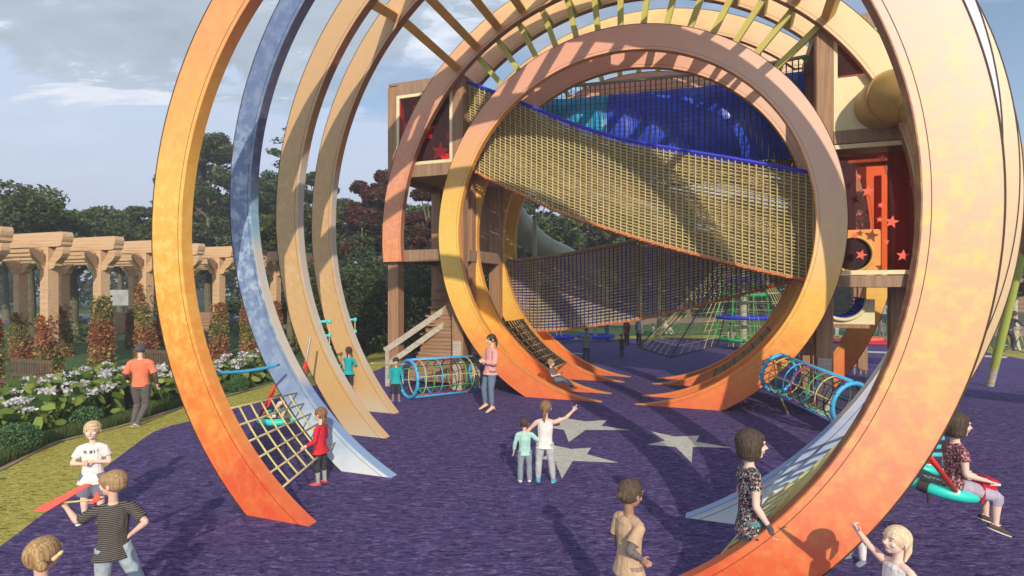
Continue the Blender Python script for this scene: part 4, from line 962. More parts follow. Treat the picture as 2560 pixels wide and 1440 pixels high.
    # hands
    def do_hand(w, e, kind, inward):
        d = (w-e).normalized()
        cv_ = d.cross(Vector(inward)); 
        if cv_.length < 0.1: cv_ = d.cross(V3(0, 0, 1))
        cv_.normalize()                                # across the palm (towards the thumb)
        nrm = d.cross(cv_).normalized()                # palm normal
        pl_ = hand*0.46; pw = hand*0.22
        B.loft([w-d*0.01*g_, w+d*pl_*0.3, w+d*pl_], [(pw*0.65, hand*0.10), (pw*0.95, hand*0.13), (pw, hand*0.10)], cv_)
        fr = max(hand*0.062, vox*1.05)
        for k in range(4):
            off_ = cv_*(pw*0.78*(1-2*k/3.0)); ln = hand*(0.46, 0.52, 0.48, 0.36)[k]
            cur = {'relax': 0.35, 'fist': 1.3, 'point': (0.0, 1.35, 1.4, 1.45)[k], 'flat': 0.08, 'grip': 1.0}[kind]
            p0 = w+d*pl_*0.9+off_; d1 = d*math.cos(cur*0.6)+nrm*math.sin(cur*0.6); d2 = d*math.cos(cur*1.5)+nrm*math.sin(cur*1.5); d3 = d*math.cos(cur*2.2)+nrm*math.sin(cur*2.2)
            p1 = p0+d1*ln*0.42; p2 = p1+d2*ln*0.33; p3 = p2+d3*ln*0.25
            B.loft([p0, p1, p2, p3], [fr*1.05, fr, fr*0.95, fr*0.75], cv_, 8)
        t0 = w+d*pl_*0.25+cv_*pw*0.7; t1 = t0+(d*0.6+cv_*0.75+nrm*0.2).normalized()*hand*0.22; t2 = t1+(d*0.85+cv_*0.25+nrm*0.35).normalized()*hand*0.2
        B.loft([t0, t1, t2], [fr*1.3, fr*1.1, fr*0.85], nrm, 8)
        return d, cv_, nrm
    hk = P.get('hands', ('relax', 'relax'))
    inL = P.get('inL', (-1, 0, 0)); inR = P.get('inR', (1, 0, 0))
    if detail >= 2: fl = do_hand(wL, eL, hk[0], inL); fr_ = do_hand(wR, eR, hk[1], inR)
    else:
        for w, e in ((wL, eL), (wR, eR)): d = (w-e).normalized(); B.limb(w, w+d*hand*0.7, 0.017*g_, 0.012*g_)
    # feet
    feet = []
    for a_, k_, key, sx in ((aL, kL, 'FL', 1), (aR, kR, 'FR', -1)):
        fd = Vector(P.get(key, (0.18*sx, -1, 0))); shin = (a_-k_).normalized()
        fd.normalize(); feet.append((a_, fd, shin))
        up = V3(0, 0, 1)-fd*fd.z; up.normalize()
        B.loft([a_+fd*-0.022*g_-up*0.018*g_, a_-up*0.012*g_, a_+fd*0.06*g_-up*0.026*g_, a_+fd*0.10*g_-up*0.032*g_], [0.018*g_, 0.022*g_, (0.024*g_, 0.012*g_), (0.018*g_, 0.008*g_)], fd.cross(up))
    body = B.done('body', sm, T, vox)
    # shoes
    sh = outfit.get('shoes')
    if sh:
        for (a_, fd, shin) in feet:
            up = V3(0, 0, 1)-fd*fd.z; up.normalize(); sd_ = fd.cross(up)
            b = Body(); q = g_
            b.loft([a_-fd*0.036*q-up*0.026*q, a_-fd*0.01*q-up*0.020*q, a_+fd*0.035*q-up*0.021*q, a_+fd*0.075*q-up*0.027*q, a_+fd*0.112*q-up*0.031*q], [(0.020*q, 0.014*q), (0.029*q, 0.024*q), (0.030*q, 0.021*q), (0.031*q, 0.014*q), (0.019*q, 0.009*q)], sd_)
            if sh.get('high', True): b.limb(a_-up*0.012*q, a_+up*0.016*q, 0.029*q, 0.026*q)
            so = b.done('shoe', sh['mat'], T, vox, 2)
            if sh.get('heel'):
                m_ = MB().tube([a_-fd*0.03*q-up*0.02*q, a_-fd*0.034*q-up*(0.02+0.045)*q], [0.009*q, 0.005*q], 8); m_.build('heel', sh['mat'], so)
            elif sh.get('sole'):
                m_ = MB(); pts = []
                for t in range(16):
                    an = 2*math.pi*t/16; pts.append(a_+fd*(0.038+0.080*math.cos(an))*q+sd_*0.032*math.sin(an)*q)
                vs = [p-up*0.0345*q for p in pts]+[p-up*0.0425*q for p in pts]
                m_.add(vs, [tuple(range(16)), tuple(reversed(range(16, 32)))]+[(i, (i+1) % 16, 16+(i+1) % 16, 16+i) for i in range(16)]); m_.build('sole', sh['sole'], so)
    # trousers / leggings
    tr_ = outfit.get('legs')
    if tr_:
        b = Body(); ln = tr_.get('len', 1.0); tph = outfit.get('top', {}).get('hem', 0.10); fl_ = tr_.get('flare', 1.0); ad = tr_.get('ease', 0.006)*1.0
        b.loft([pel-lean*0.055*g_, pel-lean*0.02*g_, pel+lean*0.02*g_, pel+lean*tor*tr_.get('rise', 0.22)], [(0.06*g_+ad, 0.052*g_+ad), (0.088*g_+ad, 0.062*g_+ad), (0.086*g_+ad, 0.060*g_+ad), (0.077*g_+ad, 0.053*g_+ad)], sside)
        for hp, k_, a_ in ((hipL, kL, aL), (hipR, kR, aR)):
            if ln <= 0.5:
                t = ln*2; e_ = hp.lerp(k_, t); b.loft([hp+V3(0, 0, 0.01*g_), hp.lerp(k_, t*0.5), e_], [0.050*g_+ad, (0.050*g_+ad)*fl_, (0.049*g_+ad)*fl_], side)
            else:
                t = (ln-0.5)*2; e_ = k_.lerp(a_, t)
                b.loft([hp+V3(0, 0, 0.01*g_), hp.lerp(k_, 0.5), k_-(k_-hp).normalized()*0.012*g_, k_+(a_-k_).normalized()*0.012*g_, k_.lerp(a_, t*0.5), e_], [(0.050 if tph > 0.055 else 0.058)*g_*legr+ad, (0.047 if tph > 0.055 else 0.049)*g_*legr+ad, 0.037*g_+ad, 0.038*g_+ad, (0.035*g_+ad)*(1+(fl_-1)*0.5), (0.026*g_+ad)*fl_], side)
        b.done(tr_.get('name', 'trousers'), tr_['mat'], T, vox, 2)
        if tr_.get('socks'):
            b = Body()
            for k_, a_ in ((kL, aL), (kR, aR)): b.limb(k_.lerp(a_, tr_['socks'][0]), a_, 0.033*g_, 0.027*g_)
            b.done('leg_warmers', tr_['socks'][1], T, vox, 1)
    # top
    tp = outfit.get('top')
    if tp:
        b = Body(); ad = tp.get('ease', 0.010); hem = tp.get('hem', 0.10); fl_ = tp.get('flare', 1.08); slv = tp.get('sleeve', 0.5)
        hb = pel-V3(0, 0, hem*g_)+lean*0.0
        nkk = 0.86 if tp.get('tank') else 0.955
        b.loft([hb, pel+lean*0.02*g_, pel+lean*tor*0.3, pel+lean*tor*0.65, pel+lean*tor*0.9, pel+lean*tor*(1.0 if not tp.get('tank') else 0.97)], [(((0.112 if hem > 0.055 else 0.092)*g_+ad)*fl_, (0.070*g_+ad)*fl_), (0.086*g_+ad, 0.060*g_+ad), (0.079*g_+ad, 0.054*g_+ad), (0.088*g_+ad, 0.058*g_+ad), (0.084*g_+ad, 0.050*g_+ad), (0.044*g_+ad*0.4, 0.036*g_+ad*0.4)], sside)
        if not tp.get('tank'):
            for s_, e, w in ((shL, eL, wL), (shR, eR, wR)):
                b.loft([nb_-lean*0.020*g_, (nb_-lean*0.016*g_).lerp(s_, 0.5), s_.lerp(e, 0.06)], [0.029*g_+ad*0.5, 0.031*g_+ad*0.7, 0.028*g_+ad*0.8], lean)
                if slv <= 1.0:
                    q = s_.lerp(e, slv); d_ = (e-s_).normalized(); b.loft([s_-d_*0.02*g_, s_, q], [0.020*g_, 0.029*g_+ad*0.6, 0.0295*g_+ad*1.0], side)
                else:
                    q = e.lerp(w, slv-1.0); b.limb(s_, e, 0.031*g_+ad*0.6, 0.025*g_+ad*0.6); b.loft([e, e.lerp(q, 0.5), q], [0.026*g_+ad*0.6, 0.023*g_+ad*0.6, 0.019*g_+ad*0.8], side)
        b.done(tp.get('name', 'shirt'), tp['mat'], T, vox, 2)
    ex = outfit.get('undersleeve')
    if ex:
        b = Body()
        b.mb = None
        for s_, e, w in ((shL, eL, wL), (shR, eR, wR)):
            b = Body(); b.limb(s_.lerp(e, 0.5), e, 0.029*g_, 0.026*g_); b.limb(e, e.lerp(w, 0.92), 0.027*g_, 0.019*g_); b.done('sleeve', ex, T, vox, 1)
    gv = outfit.get('gloves')
    # hair
    st, hcname = hair; hm_ = hair_mat('hair_'+hcname, *HR[hcname]) if hcname in HR else hcname
    b = Body(); k1 = hs
    if st != 'none':
        th = {'cropped': 0.012, 'beanie': 0.05}.get(st, 0.045)
        b.ell(HP(0, 0.055, 0.135), (hw_+th*k1, hd_*0.97+th*k1, hs*0.395+th*k1*0.9), rh)
        if st in ('bob',):
            b.loft([HP(0, 0.06, 0.25), HP(0, 0.08, 0.0), HP(0, 0.09, -0.30), HP(0, 0.09, -0.46)], [(k1*0.40, k1*0.42), (k1*0.46, k1*0.44), (k1*0.47, k1*0.40), (k1*0.42, k1*0.34)], rh @ V3(1, 0, 0), 18)
            b.ell(HP(0, -0.20, 0.30), (k1*0.33, k1*0.24, k1*0.14), rh)
        if st in ('pony', 'bun', 'twobun', 'clip', 'braid', 'long'):
            b.ell(HP(0, 0.14, 0.02), (hw_+0.005*k1, hd_*0.80, hs*0.33), rh)
        if st in ('short', 'bowl'):
            b.ell(HP(0, 0.16, -0.02), (hw_*0.99+0.02*k1, hd_*0.80, hs*0.30), rh)
            b.ell(HP(0.05, -0.26, 0.33), (k1*0.27, k1*0.18, k1*0.13), rh)
        if st == 'bowl':
            b.ell(HP(0, -0.06, 0.20), (k1*0.44, k1*0.47, k1*0.26), rh)
        if st == 'pony':
            tl = P.get('tail', (0, 0.12, -0.75)); b.loft([HP(0, 0.42, 0.12), HP(tl[0]*0.3, 0.56, 0.02), HP(tl[0]*0.7, 0.58+tl[1]*0.5, -0.35), HP(tl[0], 0.50+tl[1], tl[2])], [k1*0.07, k1*0.12, k1*0.13, k1*0.04], rh @ V3(1, 0, 0), 10)
        if st == 'bun': b.ell(HP(0, 0.56, 0.16), (k1*0.15, k1*0.13, k1*0.15), rh)
        if st == 'clip':
            b.ell(HP(-0.36, 0.46, -0.05), (k1*0.16, k1*0.14, k1*0.16), rh)
        if st == 'braid':
            for sx in (-0.2, 0.2): b.loft([HP(sx, 0.38, -0.1), HP(sx*1.3, 0.44, -0.4), HP(sx*1.4, 0.38, -0.85)], [k1*0.09, k1*0.085, k1*0.04], rh @ V3(1, 0, 0), 8)
        if st == 'cropbun': b.ell(HP(0, 0.60, -0.02), (k1*0.09, k1*0.10, k1*0.12), rh); b.ell(HP(0, 0.16, 0.0), (hw_+0.01*k1, hd_*0.83, hs*0.33), rh)
        b.done('beanie' if st == 'beanie' else 'hair', hm_, T, vox, 2)
    # face
    if detail >= 2:
        eye = skin_mat('eye_white', (0.75, 0.74, 0.72)); iris = simple_('iris_dark', (0.03, 0.02, 0.015)); lip = skin_mat('lip', (0.58, 0.22, 0.18)); brow = hair_mat('brow', (0.10, 0.06, 0.03), (0.2, 0.12, 0.07))
        for sx in (-1, 1):
            E_ = MB().ell(HP(sx*0.165, -0.385, 0.035), (hs*0.062, hs*0.03, hs*0.030), 10, 8, rh).build('eye', eye, body, smooth=True)
            MB().ell(HP(sx*0.165, -0.408, 0.033), (hs*0.027, hs*0.014, hs*0.027), 8, 6, rh).build('iris', iris, E_, smooth=True) if False else MB().ell(HP(sx*0.165, -0.408, 0.033), (hs*0.028, hs*0.014, hs*0.028), 8, 6, rh).build('iris', iris, body, smooth=True)
            MB().ell(HP(sx*0.17, -0.425, 0.125), (hs*0.075, hs*0.012, hs*0.014), 8, 6, rh).build('eyebrow', brow, body, smooth=True)
        MB().ell(HP(0, -0.442, -0.235), (hs*0.085, hs*0.014, hs*0.018), 10, 6, rh).build('lips', lip, body, smooth=True)
    return dict(T=T, wL=wL, wR=wR, eL=eL, eR=eR, pel=pel, hc=hc, hs=hs, HP=HP, shL=shL, shR=shR, kL=kL, kR=kR, lean=lean, tor=tor, aL=aL, aR=aR)
def simple_(n, c):
    if n in _cm: return _cm[n]
    _cm[n] = simple(n, c, 0.3); return _cm[n]
def foot(x, y): return gp(x, y)
def HZ(x, yf, yh): Y = H0*F/(yf-YH); return (yf-yh)*Y/F/1.02
WHITE = cloth_mat('white_cotton', (0.84, 0.80, 0.79)); GREYS = cloth_mat('grey_shorts', (0.20, 0.21, 0.28)); JEAN = cloth_mat('pale_denim', (0.42, 0.50, 0.56)); JEAN2 = cloth_mat('blue_denim', (0.16, 0.23, 0.33)); DRK = cloth_mat('dark_cloth', (0.055, 0.055, 0.065))
WS = cloth_mat('white_canvas', (0.82, 0.82, 0.80)); SOLE = simple('sole_white', (0.75, 0.74, 0.72))
# 1 boy in white t-shirt, arms crossed
def lettering(txt, parent, loc, size, rz, mat, arc=0.0, extr=0.004, fwd=V3(0, -1, 0)):
    for i, ch in enumerate(txt):
        if ch == ' ': continue
        cu = bpy.data.curves.new('lettering', 'FONT'); cu.body = ch; cu.size = size; cu.extrude = 0.0012; cu.align_x = 'CENTER'; cu.offset = 0.0012
        tmp = bpy.data.objects.new('t', cu); COL.objects.link(tmp); dg = bpy.context.evaluated_depsgraph_get()
        me = bpy.data.meshes.new_from_object(tmp.evaluated_get(dg), depsgraph=dg); bpy.data.objects.remove(tmp)
        me.materials.clear(); me.materials.append(mat)
        k = i-(len(txt)-1)/2; x = k*size*0.68; z = -arc*k*k*size
        yb = 0.55*x*x/0.08
        o = mesh_obj('letter', me, parent, (loc[0]+x, loc[1]+yb, loc[2]+z)); o.rotation_euler = (rad(90), 0, math.atan2(1.1*x, 0.08))
INK = simple('dark_ink', (0.04, 0.04, 0.05), 0.8)
r = person('blond boy in a white lettered t-shirt and grey shorts, arms crossed', foot(232, 1304), rad(14), HZ(232, 1304, 1052), pose(L=((0.42, -0.25, -0.95), (-1, -0.42, 0.16)), R=((-0.42, -0.22, -0.95), (1, -0.55, 0.05)), LL=((0.10, -0.05, -1), (0.0, 0.05, -1)), RL=((-0.10, 0, -1), (0.0, 0.03, -1)), hands=('relax', 'relax'), inL=(0, 1, 0), inR=(0, 1, 0)),
    dict(top=dict(mat=WHITE, hem=0.085, ease=0.014, flare=1.15, sleeve=0.62), legs=dict(mat=GREYS, len=0.44, flare=1.15, ease=0.014, name='shorts'), shoes=dict(mat=WS, sole=SOLE, high=False)), 'pale', ('short', 'blond'), detail=3, look=(-4, 8))
bpy.context.view_layer.update()
shirt = [c for c in r['T'].children if c.name.startswith('shirt')][0]
pz = r['pel'].z+r['tor']*0.76
lettering('RED BIRD', shirt, (0.0, -0.094, pz), 0.046, 0, INK, arc=0.018)
# 2 boy with striped shirt holding toy plane
loc = at(283, 1300, 4.86); loc.z = 0
r = person('brown haired boy in a dark striped shirt holding up a red toy plane', loc, rad(-150), 1.19, pose(world=('L', 'R', 'LL', 'RL'), lean=(0, -0.03, 1), L=((-0.9, 0.1, -0.50), (-0.72, 0.15, 0.72)), R=((0.75, -0.05, -0.75), (-0.75, -0.1, -0.62)), LL=((-0.05, 0, -1), (-0.03, 0.05, -1)), RL=((0.38, 0.1, -1), (0.45, -0.1, -1)), hands=('grip', 'relax'), inL=(0, 0, 1)),
    dict(top=dict(mat=cloth_mat('dark_stripes', (0.035, 0.032, 0.03), 'stripe', (0.19, 0.17, 0.15), 0.8), hem=0.07, ease=0.014, sleeve=0.75), legs=dict(mat=JEAN, len=1.0, ease=0.010, flare=1.1), shoes=dict(mat=DRK)), 'fair', ('bowl', 'lbrown'), detail=3, look=(0, 62))
w = Matrix.Rotation(rad(-150), 3, 'Z') @ r['wL']+loc
d_ = at(290, 1212, w.y+0.02)-at(180, 1222, w.y)
TP = thing('toy_plane', 'red toy glider held up by the boy in the striped shirt', 'toy plane', w+V3(-0.01, -0.02, 0.045)); ax = Vector((1, 0.1, 0.06)).normalized()
MB().tube([-ax*0.10, ax*0.30], 0.008, 8).build('fuselage', M['yrope'], TP, smooth=True)
MB().prism([(-0.16, -0.20), (-0.05, -0.23), (0.15, 0.25), (0.09, 0.25)], -0.004, 0.004, lambda a, b, c: (a*1.0, b*0.5, 0.018+c+b*0.30+0.02)).build('wing', M['starred'], TP)
MB().prism([(0.25, 0.01), (0.31, 0.01), (0.30, 0.075), (0.275, 0.07)], -0.004, 0.004, lambda a, b, c: (a, c, b+0.01)).prism([(0.24, -0.06), (0.30, -0.06), (0.30, 0.06), (0.24, 0.06)], 0.012, 0.018, lambda a, b, c: (a, b, c)).build('tail', M['starred'], TP)
MB().ell((-0.11, -0.01, -0.005), (0.03, 0.012, 0.012)).build('nose', M['orangebar'], TP, smooth=True)
# 3 head of a girl, bottom left
loc = at(100, 1400, 3.55); loc.z = 0
person('girl with golden brown hair in a side bun, cut off by the bottom edge', loc, rad(165), 1.19, pose(lean=(0, -0.03, 1)), dict(top=dict(mat=cloth_mat('cream_top', (0.7, 0.6, 0.4)), sleeve=0.5), legs=dict(mat=JEAN), shoes=dict(mat=WS)), 'fair', ('clip', 'golden'), detail=2, look=(-8, 10))
q = at(134, 1398, 3.48)
o = MB().tube([(0, 0, 0), (0.04, 0, 0.035)], [0.014, 0.010], 8).tube([(0.04, 0, 0.035), (0.055, 0, 0.05)], [0.014, 0.006], 8).build('hair_clip', simple('cream_clip', (0.75, 0.6, 0.3)), None, q); tag(o, 'cream clip stuck in the hair of the girl at the bottom left', 'hair clip')
# 4 jogger
r = person('jogger in an orange top, grey tights and a dark beanie, seen from behind', foot(352, 1063), rad(190), HZ(352, 1063, 855), pose(lean=(0.02, -0.03, 1), L=((0.3, 0.25, -1), (0.1, -0.95, -0.55)), R=((-0.40, 0.15, -1), (-0.05, -0.35, -1)), LL=((0.02, -0.22, -1), (0.1, 0.35, -1)), RL=((0.02, -0.1, -1), (0.28, 0.45, -1)), FL=(0.15, -1, -0.05), FR=(-0.3, -0.8, -0.6), hands=('fist', 'relax')),
    dict(top=dict(mat=cloth_mat('orange_top', (0.86, 0.24, 0.13)), hem=0.02, ease=0.022, flare=1.02, sleeve=0.9, name='jacket'), legs=dict(mat=cloth_mat('grey_tights', (0.14, 0.125, 0.13)), len=0.97, ease=0.004, name='leggings'), shoes=dict(mat=cloth_mat('grey_trainer', (0.16, 0.15, 0.16)), sole=SOLE), undersleeve=cloth_mat('brown_guard', (0.13, 0.075, 0.07))), 'fair', ('beanie', cloth_mat('beanie_wool', (0.10, 0.095, 0.115))), kid=False, detail=2)
# 5 girl in red
SK_ST = cloth_mat('striped_sock', (0.04, 0.04, 0.04), 'stripe', (0.75, 0.72, 0.68), 1.0)
person('girl with brown pigtails in a red top and striped leg warmers', foot(802, 1210), rad(-100), HZ(802, 1210, 1018), pose(L=((0.15, -0.1, -1), (0.0, -0.75, -0.4)), R=((-0.15, 0.05, -1), (0.0, -0.85, -0.22)), LL=((0.02, -0.08, -1), (0, 0.06, -1)), RL=((-0.02, 0.06, -1), (0, 0.06, -1)), hands=('relax', 'grip')),
    dict(top=dict(mat=cloth_mat('red_top', (0.72, 0.035, 0.06)), hem=0.06, ease=0.010, flare=1.25, sleeve=1.85), legs=dict(mat=DRK, len=0.72, ease=0.004, name='leggings', socks=(0.1, SK_ST)), shoes=dict(mat=cloth_mat('pink_shoe', (0.65, 0.10, 0.14)), sole=SOLE, high=False)), 'pale', ('braid', 'brown'), detail=2, look=(-8, 0))
# 6 girl climbing ladder
q = at(871, 975, 13.0); loc = V3(q.x, q.y, 0)
TURQ = cloth_mat('turquoise_top', (0.02, 0.42, 0.48))
person('girl in a turquoise top climbing the rope ladder', loc, rad(160), 1.02, pose(L=((0.2, -0.9, -0.15), (0, -0.6, 0.8)), R=((-0.3, -0.3, -0.9), (0, -0.8, 0.1)), LL=((0.06, -0.3, -1), (0.02, 0.25, -1)), RL=((-0.06, -0.1, -1), (0, 0.1, -1)), hands=('grip', 'grip')),
    dict(top=dict(mat=TURQ, hem=0.07, ease=0.010, flare=1.25, sleeve=1.85), legs=dict(mat=DRK, len=0.72, ease=0.004, name='leggings', socks=(0.1, cloth_mat('rose_stripe', (0.10, 0.05, 0.05), 'stripe', (0.6, 0.35, 0.32), 1.0))), shoes=dict(mat=cloth_mat('lilac_shoe', (0.3, 0.28, 0.5)), sole=SOLE, high=False)), 'fair', ('braid', 'dark'), detail=2, gz=0.41, look=(0, 50))
# 7 woman in pink
r = person('woman in a pink blouse, jeans and heels, arms crossed', foot(1226, 1030), rad(-62), HZ(1226, 1030, 843), pose(lean=(0, 0.06, 1), L=((0.32, -0.2, -1), (-0.9, -0.7, 0.1)), R=((-0.3, -0.25, -1), (0.9, -0.7, 0.12)), LL=((0.08, -0.10, -1), (0.02, 0.04, -1)), RL=((-0.14, -0.24, -1), (-0.06, 0.12, -1)), inL=(0, 1, 0), inR=(0, 1, 0), FL=(0.1, -0.9, -0.35), FR=(-0.1, -0.9, -0.35), tail=(0, 0.05, -0.8)),
    dict(top=dict(mat=cloth_mat('pink_blouse', (0.84, 0.42, 0.38)), hem=0.045, ease=0.03, flare=1.18, sleeve=1.8, name='blouse'), legs=dict(mat=JEAN2, len=0.96, ease=0.004, name='jeans'), shoes=dict(mat=simple('nude_heel', (0.75, 0.47, 0.34)), heel=True, high=False)), 'fair', ('pony', 'dark'), kid=False, detail=3, gz=0.075)
# 8 kid beside crawl net
person('small child in a turquoise top standing at the left rim of the crawl net', foot(990, 1003), rad(4), HZ(990, 1003, 893), pose(), dict(top=dict(mat=TURQ, hem=0.07, ease=0.014, flare=1.2, sleeve=1.6), legs=dict(mat=DRK, len=0.72, ease=0.004, name='leggings', socks=(0.1, cloth_mat('rose_stripe', (0.10, 0.05, 0.05), 'stripe', (0.6, 0.35, 0.32), 1.0))), shoes=dict(mat=cloth_mat('lilac_shoe', (0.3, 0.28, 0.5)), sole=SOLE, high=False)), 'fair', ('bowl', 'dark'), detail=2)
# 9 boy sliding
q = at(1392, 962, 14.45)
r = person('small boy in a grey shirt sliding down the fiery slide', V3(q.x, q.y, 0), rad(62), 1.05, pose(lean=(0, 0.55, 1), L=((0.3, -0.5, -0.9), (-0.5, -1, 0.4)), R=((-0.3, -0.5, -0.9), (0.3, -1, 0.3)), LL=((0.06, -1, -0.05), (0, -0.9, -0.75)), RL=((-0.06, -1, 0.15), (0, -0.85, -0.75)), FL=(0, -1, 0.1), FR=(0, -1, 0.1), hands=('grip', 'relax')),
    dict(top=dict(mat=cloth_mat('grey_tee', (0.16, 0.15, 0.15)), hem=0.03, sleeve=0.7), legs=dict(mat=JEAN2, len=0.98, ease=0.008, name='jeans'), shoes=dict(mat=DRK, sole=SOLE)), 'fair', ('bowl', 'lbrown'), detail=2, pelvis=0.47)
# 10 teen and 11 younger girl
RT = rad(172)
r10 = person('tall girl in a white tank top pointing up, brown ponytail, seen from behind', foot(1362, 1205), RT, HZ(1362, 1205, 1001), pose(lean=(-0.03, 0, 1), R=((-0.95, -0.1, 0.35), (-0.75, -0.15, 0.75)), L=((0.75, -0.05, -0.75), (0.78, -0.25, -0.55)), LL=((0.10, 0, -1), (0.03, 0.03, -1)), RL=((-0.14, 0, -1), (-0.10, 0.03, -1)), hands=('relax', 'point'), inR=(0, -1, 0), tail=(0.05, 0.02, -0.9)),
    dict(top=dict(mat=WHITE, hem=0.05, ease=0.012, tank=True, flare=1.15, name='tank_top'), legs=dict(mat=cloth_mat('washed_jeans', (0.50, 0.52, 0.54)), len=0.97, ease=0.006, name='jeans'), shoes=dict(mat=cloth_mat('aqua_shoe', (0.08, 0.48, 0.62)), sole=SOLE)), 'fair', ('pony', 'brown'), detail=3, look=(-4, 0))
r11 = person('smaller girl in a mint top hugging the pointing girl, seen from behind', foot(1312, 1205), rad(186), HZ(1312, 1205, 1043), pose(lean=(0.02, 0, 1), L=((0.3, -0.1, -1), (0.1, -0.3, -1)), R=((-0.7, 0.25, -0.6), (-0.95, 0.22, 0.05)), LL=((0.07, 0, -1), (0.02, 0.03, -1)), RL=((-0.07, 0, -1), (-0.02, 0.03, -1)), inR=(0, -1, 0)),
    dict(top=dict(mat=cloth_mat('mint_top', (0.42, 0.70, 0.64)), hem=0.05, ease=0.010, sleeve=1.7, flare=1.1), legs=dict(mat=cloth_mat('mid_jeans', (0.28, 0.33, 0.38)), len=1.0, ease=0.006, flare=1.25, name='jeans'), shoes=dict(mat=WS, sole=SOLE)), 'fair', ('short', 'dark'), detail=2, look=(0, -10))
# 12 girl, floral
FL1 = cloth_mat('floral_dark', (0.03, 0.03, 0.035), 'floral', ((0.35, 0.10, 0.14), (0.55, 0.50, 0.45), (0.10, 0.16, 0.14)))
FL2 = cloth_mat('floral_wine', (0.20, 0.05, 0.07), 'floral', ((0.42, 0.16, 0.18), (0.62, 0.44, 0.42), (0.12, 0.04, 0.05)))
loc = at(1876, 1200, 5.15); loc.z = 0
r12 = person('girl with a dark bob, dark flowered top and grey gloves, behind the orange arch', loc, rad(86), 1.47, pose(lean=(0, 0.02, 1), L=((0.2, 0.08, -1), (0.05, -0.45, -0.9)), R=((-0.2, 0.05, -1), (-0.02, -0.55, -0.85))),
    dict(top=dict(mat=FL1, hem=0.085, ease=0.016, flare=1.1, sleeve=0.42), legs=dict(mat=cloth_mat('teal_trousers', (0.12, 0.30, 0.31)), len=1.0, ease=0.008), shoes=dict(mat=DRK)), 'pale', ('bob', 'dark'), detail=3)
for nm, w_, e_ in (('L', 'wL', 'eL'), ('R', 'wR', 'eR')):
    b = Body(); w = r12[w_]; d = (w-r12[e_]).normalized(); cv_ = d.cross(V3(1, 0, 0)).normalized(); g_ = 1.47; hd = 0.095*g_
    b.loft([w-d*0.03, w, w+d*hd*0.5], [0.020*g_*1.1, 0.020*g_, (0.028*g_, 0.014*g_)], cv_)
    for k in range(4):
        p0 = w+d*hd*0.45+cv_*(0.020*g_*(1-2*k/3)); dd = (d+cv_*0.15*(1-2*k/3)+V3(0, -0.0, 0.0)).normalized(); b.loft([p0, p0+dd*hd*0.3, p0+(dd*0.55)*hd], [0.0085*g_, 0.008*g_, 0.006*g_], cv_, 8)
    b.loft([w+d*0.015+cv_*0.016*g_, w+d*0.04+cv_*0.045*g_, w+d*0.065+cv_*0.052*g_], [0.010*g_, 0.009*g_, 0.007*g_], cv_, 8)
    b.done('glove', cloth_mat('grey_glove', (0.12, 0.10, 0.12)), r12['T'], 0.005, 2)
# 13 kid in tan shirt
loc = at(1573, 1300, 4.55); loc.z = 0
r = person('child with cropped hair and a tiny bun in a tan t-shirt over grey sleeves', loc, rad(118), 1.22, pose(lean=(0, 0.0, 1), L=((0.1, 0.1, -1), (-0.5, -0.3, -1)), R=((-0.25, 0.85, -0.9), (0.1, -0.95, -0.75)), LL=((0.06, 0, -1), (0, 0.02, -1)), RL=((-0.06, 0, -1), (0, 0.02, -1))),
    dict(top=dict(mat=cloth_mat('tan_tee', (0.62, 0.43, 0.27)), hem=0.07, ease=0.016, sleeve=0.75), undersleeve=cloth_mat('grey_sleeve', (0.20, 0.17, 0.18)), legs=dict(mat=cloth_mat('khaki', (0.34, 0.27, 0.22)), len=1.0, ease=0.010, flare=1.2), shoes=dict(mat=DRK)), 'tan', ('cropbun', 'cropped'), detail=3, look=(8, 6))
pr_ = MB(); c_ = r['pel']+V3(0.035, -0.104, 0.045)
pr_.prism([(-0.055, 0), (-0.03, 0.03), (0.0, 0.022), (0.04, 0.04), (0.06, 0.01), (0.03, 0.0), (0.055, -0.03), (0.01, -0.045), (-0.04, -0.035), (-0.02, -0.01)], 0.0, 0.006, lambda a, b, c: (c_.x+a, c_.y-c, c_.z+b)); pr_.build('shirt_print', simple('pale_green_print', (0.66, 0.74, 0.50), 0.8), [q for q in r['T'].children if q.name.startswith('shirt')][0])
# 14 blonde girl pointing
loc = at(2240, 1400, 4.03); loc.z = 0
r = person('blonde girl in a white sleeveless top pointing up at the big arch', loc, rad(-78), 1.07, pose(lean=(0, 0.04, 1), L=((0.2, -0.0, -1), (0.05, -0.2, -1)), R=((-0.10, -0.80, 0.78), (0.05, -0.72, 0.84)), hands=('relax', 'point'), inR=(0, 0, -1), tail=(0, -0.0, -0.75)),
    dict(top=dict(mat=WHITE, hem=0.06, ease=0.012, tank=True, name='tank_top'), legs=dict(mat=JEAN, len=0.95), shoes=dict(mat=WS)), 'pale', ('pony', 'pblond'), detail=3, look=(-10, 0))
